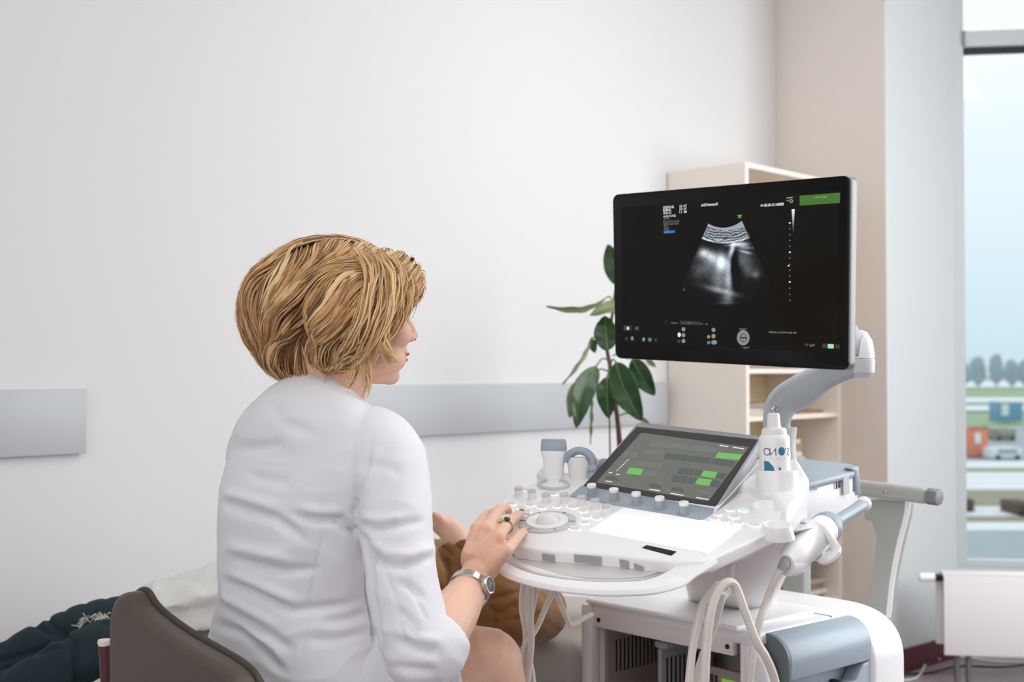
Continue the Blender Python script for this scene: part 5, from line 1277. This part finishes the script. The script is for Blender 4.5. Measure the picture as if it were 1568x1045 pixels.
# white paper sheet over the couch end and the patient's hips
cols = [(203, 972, 938, 913), (222, 978, 931, 901), (240, 980, 926, 892), (285, 972, 914, 878), (333, 963, 903, 865), (400, 958, 890, 850), (480, 955, 880, 842), (560, 955, 885, 848), (640, 955, 895, 860)]
rows = []
pxs = cr1([c[0] for c in cols], 5); b0 = cr1([c[1] for c in cols], 5); m0 = cr1([c[2] for c in cols], 5); k0_ = cr1([c[3] for c in cols], 5)
for i in range(len(pxs)):
    df = 2.87; db = 3.24
    pf0 = P(pxs[i], b0[i], df); pf1 = P(pxs[i], m0[i], df + .02); pb = P(pxs[i], k0_[i], db); pb2 = pb + FW * .05 - UP * .1
    rows.append(cat_rom([pf0, pf0.lerp(pf1, .55), pf1, pf1.lerp(pb, .5) + UP * .012, pb, pb2], 5))
sm = MB(); n_ = len(rows[0])
sm.loft(rows, closed=False, cap=False)
for i, v in enumerate(sm.v):
    r_, k_ = divmod(i, n_); v += UP * (.010 * noise.noise(Vector((r_ * .28, k_ * .42, 2))) + .005 * noise.noise(Vector((r_ * .8, k_ * .9, 5)))) - FW * (.006 * noise.noise(Vector((r_ * .5, k_ * .3, 9))))
so = sm.build('paper_sheet', M['sheet'], sharp=0); tag(so, 'crumpled white paper sheet over the couch between the jeans and the woman', 'sheet')
sl = so.modifiers.new('thick', 'SOLIDIFY'); sl.thickness = .003

# ================================================================= POTTED PLANT
PD = 4.25
pb_ = P(952, 565, PD); pb_.z = 0
pln = empty('potted_plant', pb_); tag(pln, 'rubber plant with broad dark green leaves, behind the console and monitor', 'plant')
q = MB(); q.lathe(pb_, UP, [(0, 0), (.10, 0), (.115, .01), (.14, .24), (.15, .25), (.15, .27), (.138, .27), (.13, .23), (0, .225)], 36); q.build('pot', M['white'], pln)
q = MB(); q.lathe(pb_, UP, [(.129, .22), (.129, .236), (0, .24)], 30); q.build('soil', M['soil'], pln)
q = MB(); q.tube(cat_rom([pb_ + UP * .23, P(958, 760, PD), P(950, 680, PD), P(943, 620, PD), P(934, 560, PD), P(930, 530, PD), P(938, 480, PD), P(945, 420, PD)], 5), cr1([.009, .008, .0075, .007, .007, .006, .005, .004], 5), 10); q.build('stem', M['stem'], pln)
q = MB(); q.tube([pb_ + UP * .23 - RT * .03, P(934, 690, PD - .02), P(932, 545, PD - .02)], .0028, 8); q.build('support_stick', M['stem'], pln)
q = MB(); q.tube(cat_rom([pb_ + UP * .23 + RT * .02, P(948, 690, PD + .05), P(938, 600, PD + .03)], 5), .006, 8); q.build('stem', M['stem'], pln)
def leaf(base, tip, wid, m, d0, d1, curl=.12, fold=.25, att=None, side=0.0, bow=0):
    """base/tip in the photo frame; blade between them, rolled about its axis by side (radians)"""
    a, c = P(base[0], base[1], d0), P(tip[0], tip[1], d1); ax = c - a; L = ax.length; ax.normalize()
    w = ax.cross(-FW).normalized(); nz = w.cross(ax).normalized()
    if nz.dot(FW) > 0: nz = -nz
    w2 = w * math.cos(side) + nz * math.sin(side); n2 = nz * math.cos(side) - w * math.sin(side)
    W_ = wid / FPX * d0; g = MB(); NU, NV = 18, 8; idx = []
    for i in range(NU + 1):
        t = i / NU; hw = W_ * (math.sin(math.pi * min(1, t * 1.0)) ** .62) * (1.06 - .35 * t) if 0 < t < 1 else .0006
        o = a + ax * (L * t) + n2 * (curl * L * math.sin(math.pi * t)) + w2 * (bow * L * math.sin(math.pi * t))
        for jn_ in range(-NV, NV + 1):
            s = jn_ / NV; g.v.append(o + w2 * (hw * s) + n2 * (fold * hw * abs(s) ** 1.3 + .002 * math.sin(t * 22 + s * 2) * abs(s)))
    K_ = 2 * NV + 1
    for i in range(NU):
        for jn_ in range(2 * NV): k = i * K_ + jn_; g.f.append((k, k + 1, k + K_ + 1, k + K_))
    o = g.build('leaf', m, pln, sharp=0); sl = o.modifiers.new('t', 'SOLIDIFY'); sl.thickness = .0012
    r = MB(); r.tube([a + ax * (L * t) + n2 * (curl * L * math.sin(math.pi * t) + .0012) + w2 * (bow * L * math.sin(math.pi * t)) for t in [.02 + .93 * k / 10 for k in range(11)]], [.0022 - .0016 * k / 10 for k in range(11)], 6); r.build('midrib', M['vein'], o)
    if att:
        r = MB(); e_ = P(att[0], att[1], PD); r.tube(cat_rom([e_, e_.lerp(a, .5) + UP * .015, a], 4), .0028, 7); r.build('leaf_stalk', M['vein'], o)
leaf((950, 440), (931, 374), 17, M['leaf'], 4.2, 4.22, .08, .2, (944, 470), .25)
leaf((930, 455), (836, 469), 9, M['leafb'], 4.2, 4.05, .10, .5, (940, 470), 1.0)
leaf((965, 474), (903, 484), 14, M['leafb'], 4.25, 4.15, .12, .3, (940, 480), -.7)
leaf((930, 538), (926, 484), 21, M['leaf'], 4.16, 4.2, .06, .15, (931, 540), .1)
leaf((905, 519), (911, 541), 7, M['leaf'], 4.2, 4.2, .1, .2, (930, 525))
leaf((905, 518), (861, 589), 6, M['leafb'], 4.2, 4.1, .12, .4, (931, 530), .9, .10)
leaf((913, 561), (882, 656), 20, M['leaf'], 4.15, 4.08, .10, .25, (932, 552), .2, .10)
leaf((905, 575), (872, 640), 15, M['leafb'], 4.3, 4.3, .10, .25, (934, 570), .1, .12)
leaf((929, 578), (932, 641), 18, M['leaf'], 4.22, 4.18, .10, .25, (938, 570), -.2)
leaf((943, 555), (983, 645), 24, M['leaf'], 4.12, 4.05, .10, .22, (934, 560), -.15, .04)
leaf((968, 550), (1003, 606), 18, M['leaf'], 4.25, 4.2, .10, .25, (938, 545), -.3)
leaf((990, 552), (1004, 562), 5, M['leafb'], 4.3, 4.3, .1, .3, (960, 550))
leaf((906, 605), (904, 681), 4, M['leafb'], 4.3, 4.3, .05, .4, (934, 580), .8, .06)
leaf((980, 640), (995, 650), 4, M['leafb'], 4.2, 4.2, .05, .3, (942, 640))
# ================================================================= LIGHT
w = bpy.data.worlds.new('sky'); S.world = w; w.use_nodes = True
nt = w.node_tree; bg = nt.nodes['Background']
tc = nt.nodes.new('ShaderNodeTexCoord'); sp = nt.nodes.new('ShaderNodeSeparateXYZ'); rp = nt.nodes.new('ShaderNodeValToRGB')
nt.links.new(tc.outputs['Generated'], sp.inputs[0]); nt.links.new(sp.outputs['Z'], rp.inputs['Fac'])
e = rp.color_ramp.elements
e[0].position = 0.0; e[0].color = lin((196, 218, 225)) + (1,)
e[1].position = .32; e[1].color = lin((242, 246, 250)) + (1,)
k = e.new(.08); k.color = lin((212, 229, 236)) + (1,)
k = e.new(.2); k.color = lin((234, 241, 248)) + (1,)
nt.links.new(rp.outputs['Color'], bg.inputs['Color']); bg.inputs['Strength'].default_value = 1.2
def area(name, loc, to, sx, sy, power, col=(1, 1, 1)):
    l = bpy.data.lights.new(name, 'AREA'); l.shape = 'RECTANGLE'; l.size = sx; l.size_y = sy; l.energy = power; l.color = col
    o = bpy.data.objects.new(name, l); COL.objects.link(o); o.location = loc
    d = (Vector(to) - Vector(loc)).normalized(); o.rotation_euler = d.to_track_quat('-Z', 'Y').to_euler(); return o
area('window_daylight', W(3.2, 3.0, 1.9), W(.2, 3.4, 1.1), 2.4, 2.2, 88, (.94, .98, 1))
area('left_fill', Vector((-2.3, .2, 1.9)), Vector((5, 2.0, 1.4)), 3.0, 2.0, 44, (.98, .99, 1))  # added fill from the left; no window in that wall
area('ceiling_fill', Vector((.6, .0, 3.2)), Vector((.6, .0, 0)), 2.0, 2.0, 24, (1, .99, .98))  # unseen overhead fill, added in place of ceiling bounce
area('ceiling_fill', Vector((3.3, 1.2, 3.2)), Vector((3.5, 1.5, 0)), 1.6, 1.6, 24, (1, .99, .98))  # second unseen fill, added to brighten the far beige wall
S.view_settings.view_transform = 'Standard'; S.view_settings.look = 'None'; S.view_settings.exposure = 0; S.view_settings.gamma = 1
S.view_settings.use_curve_mapping = False
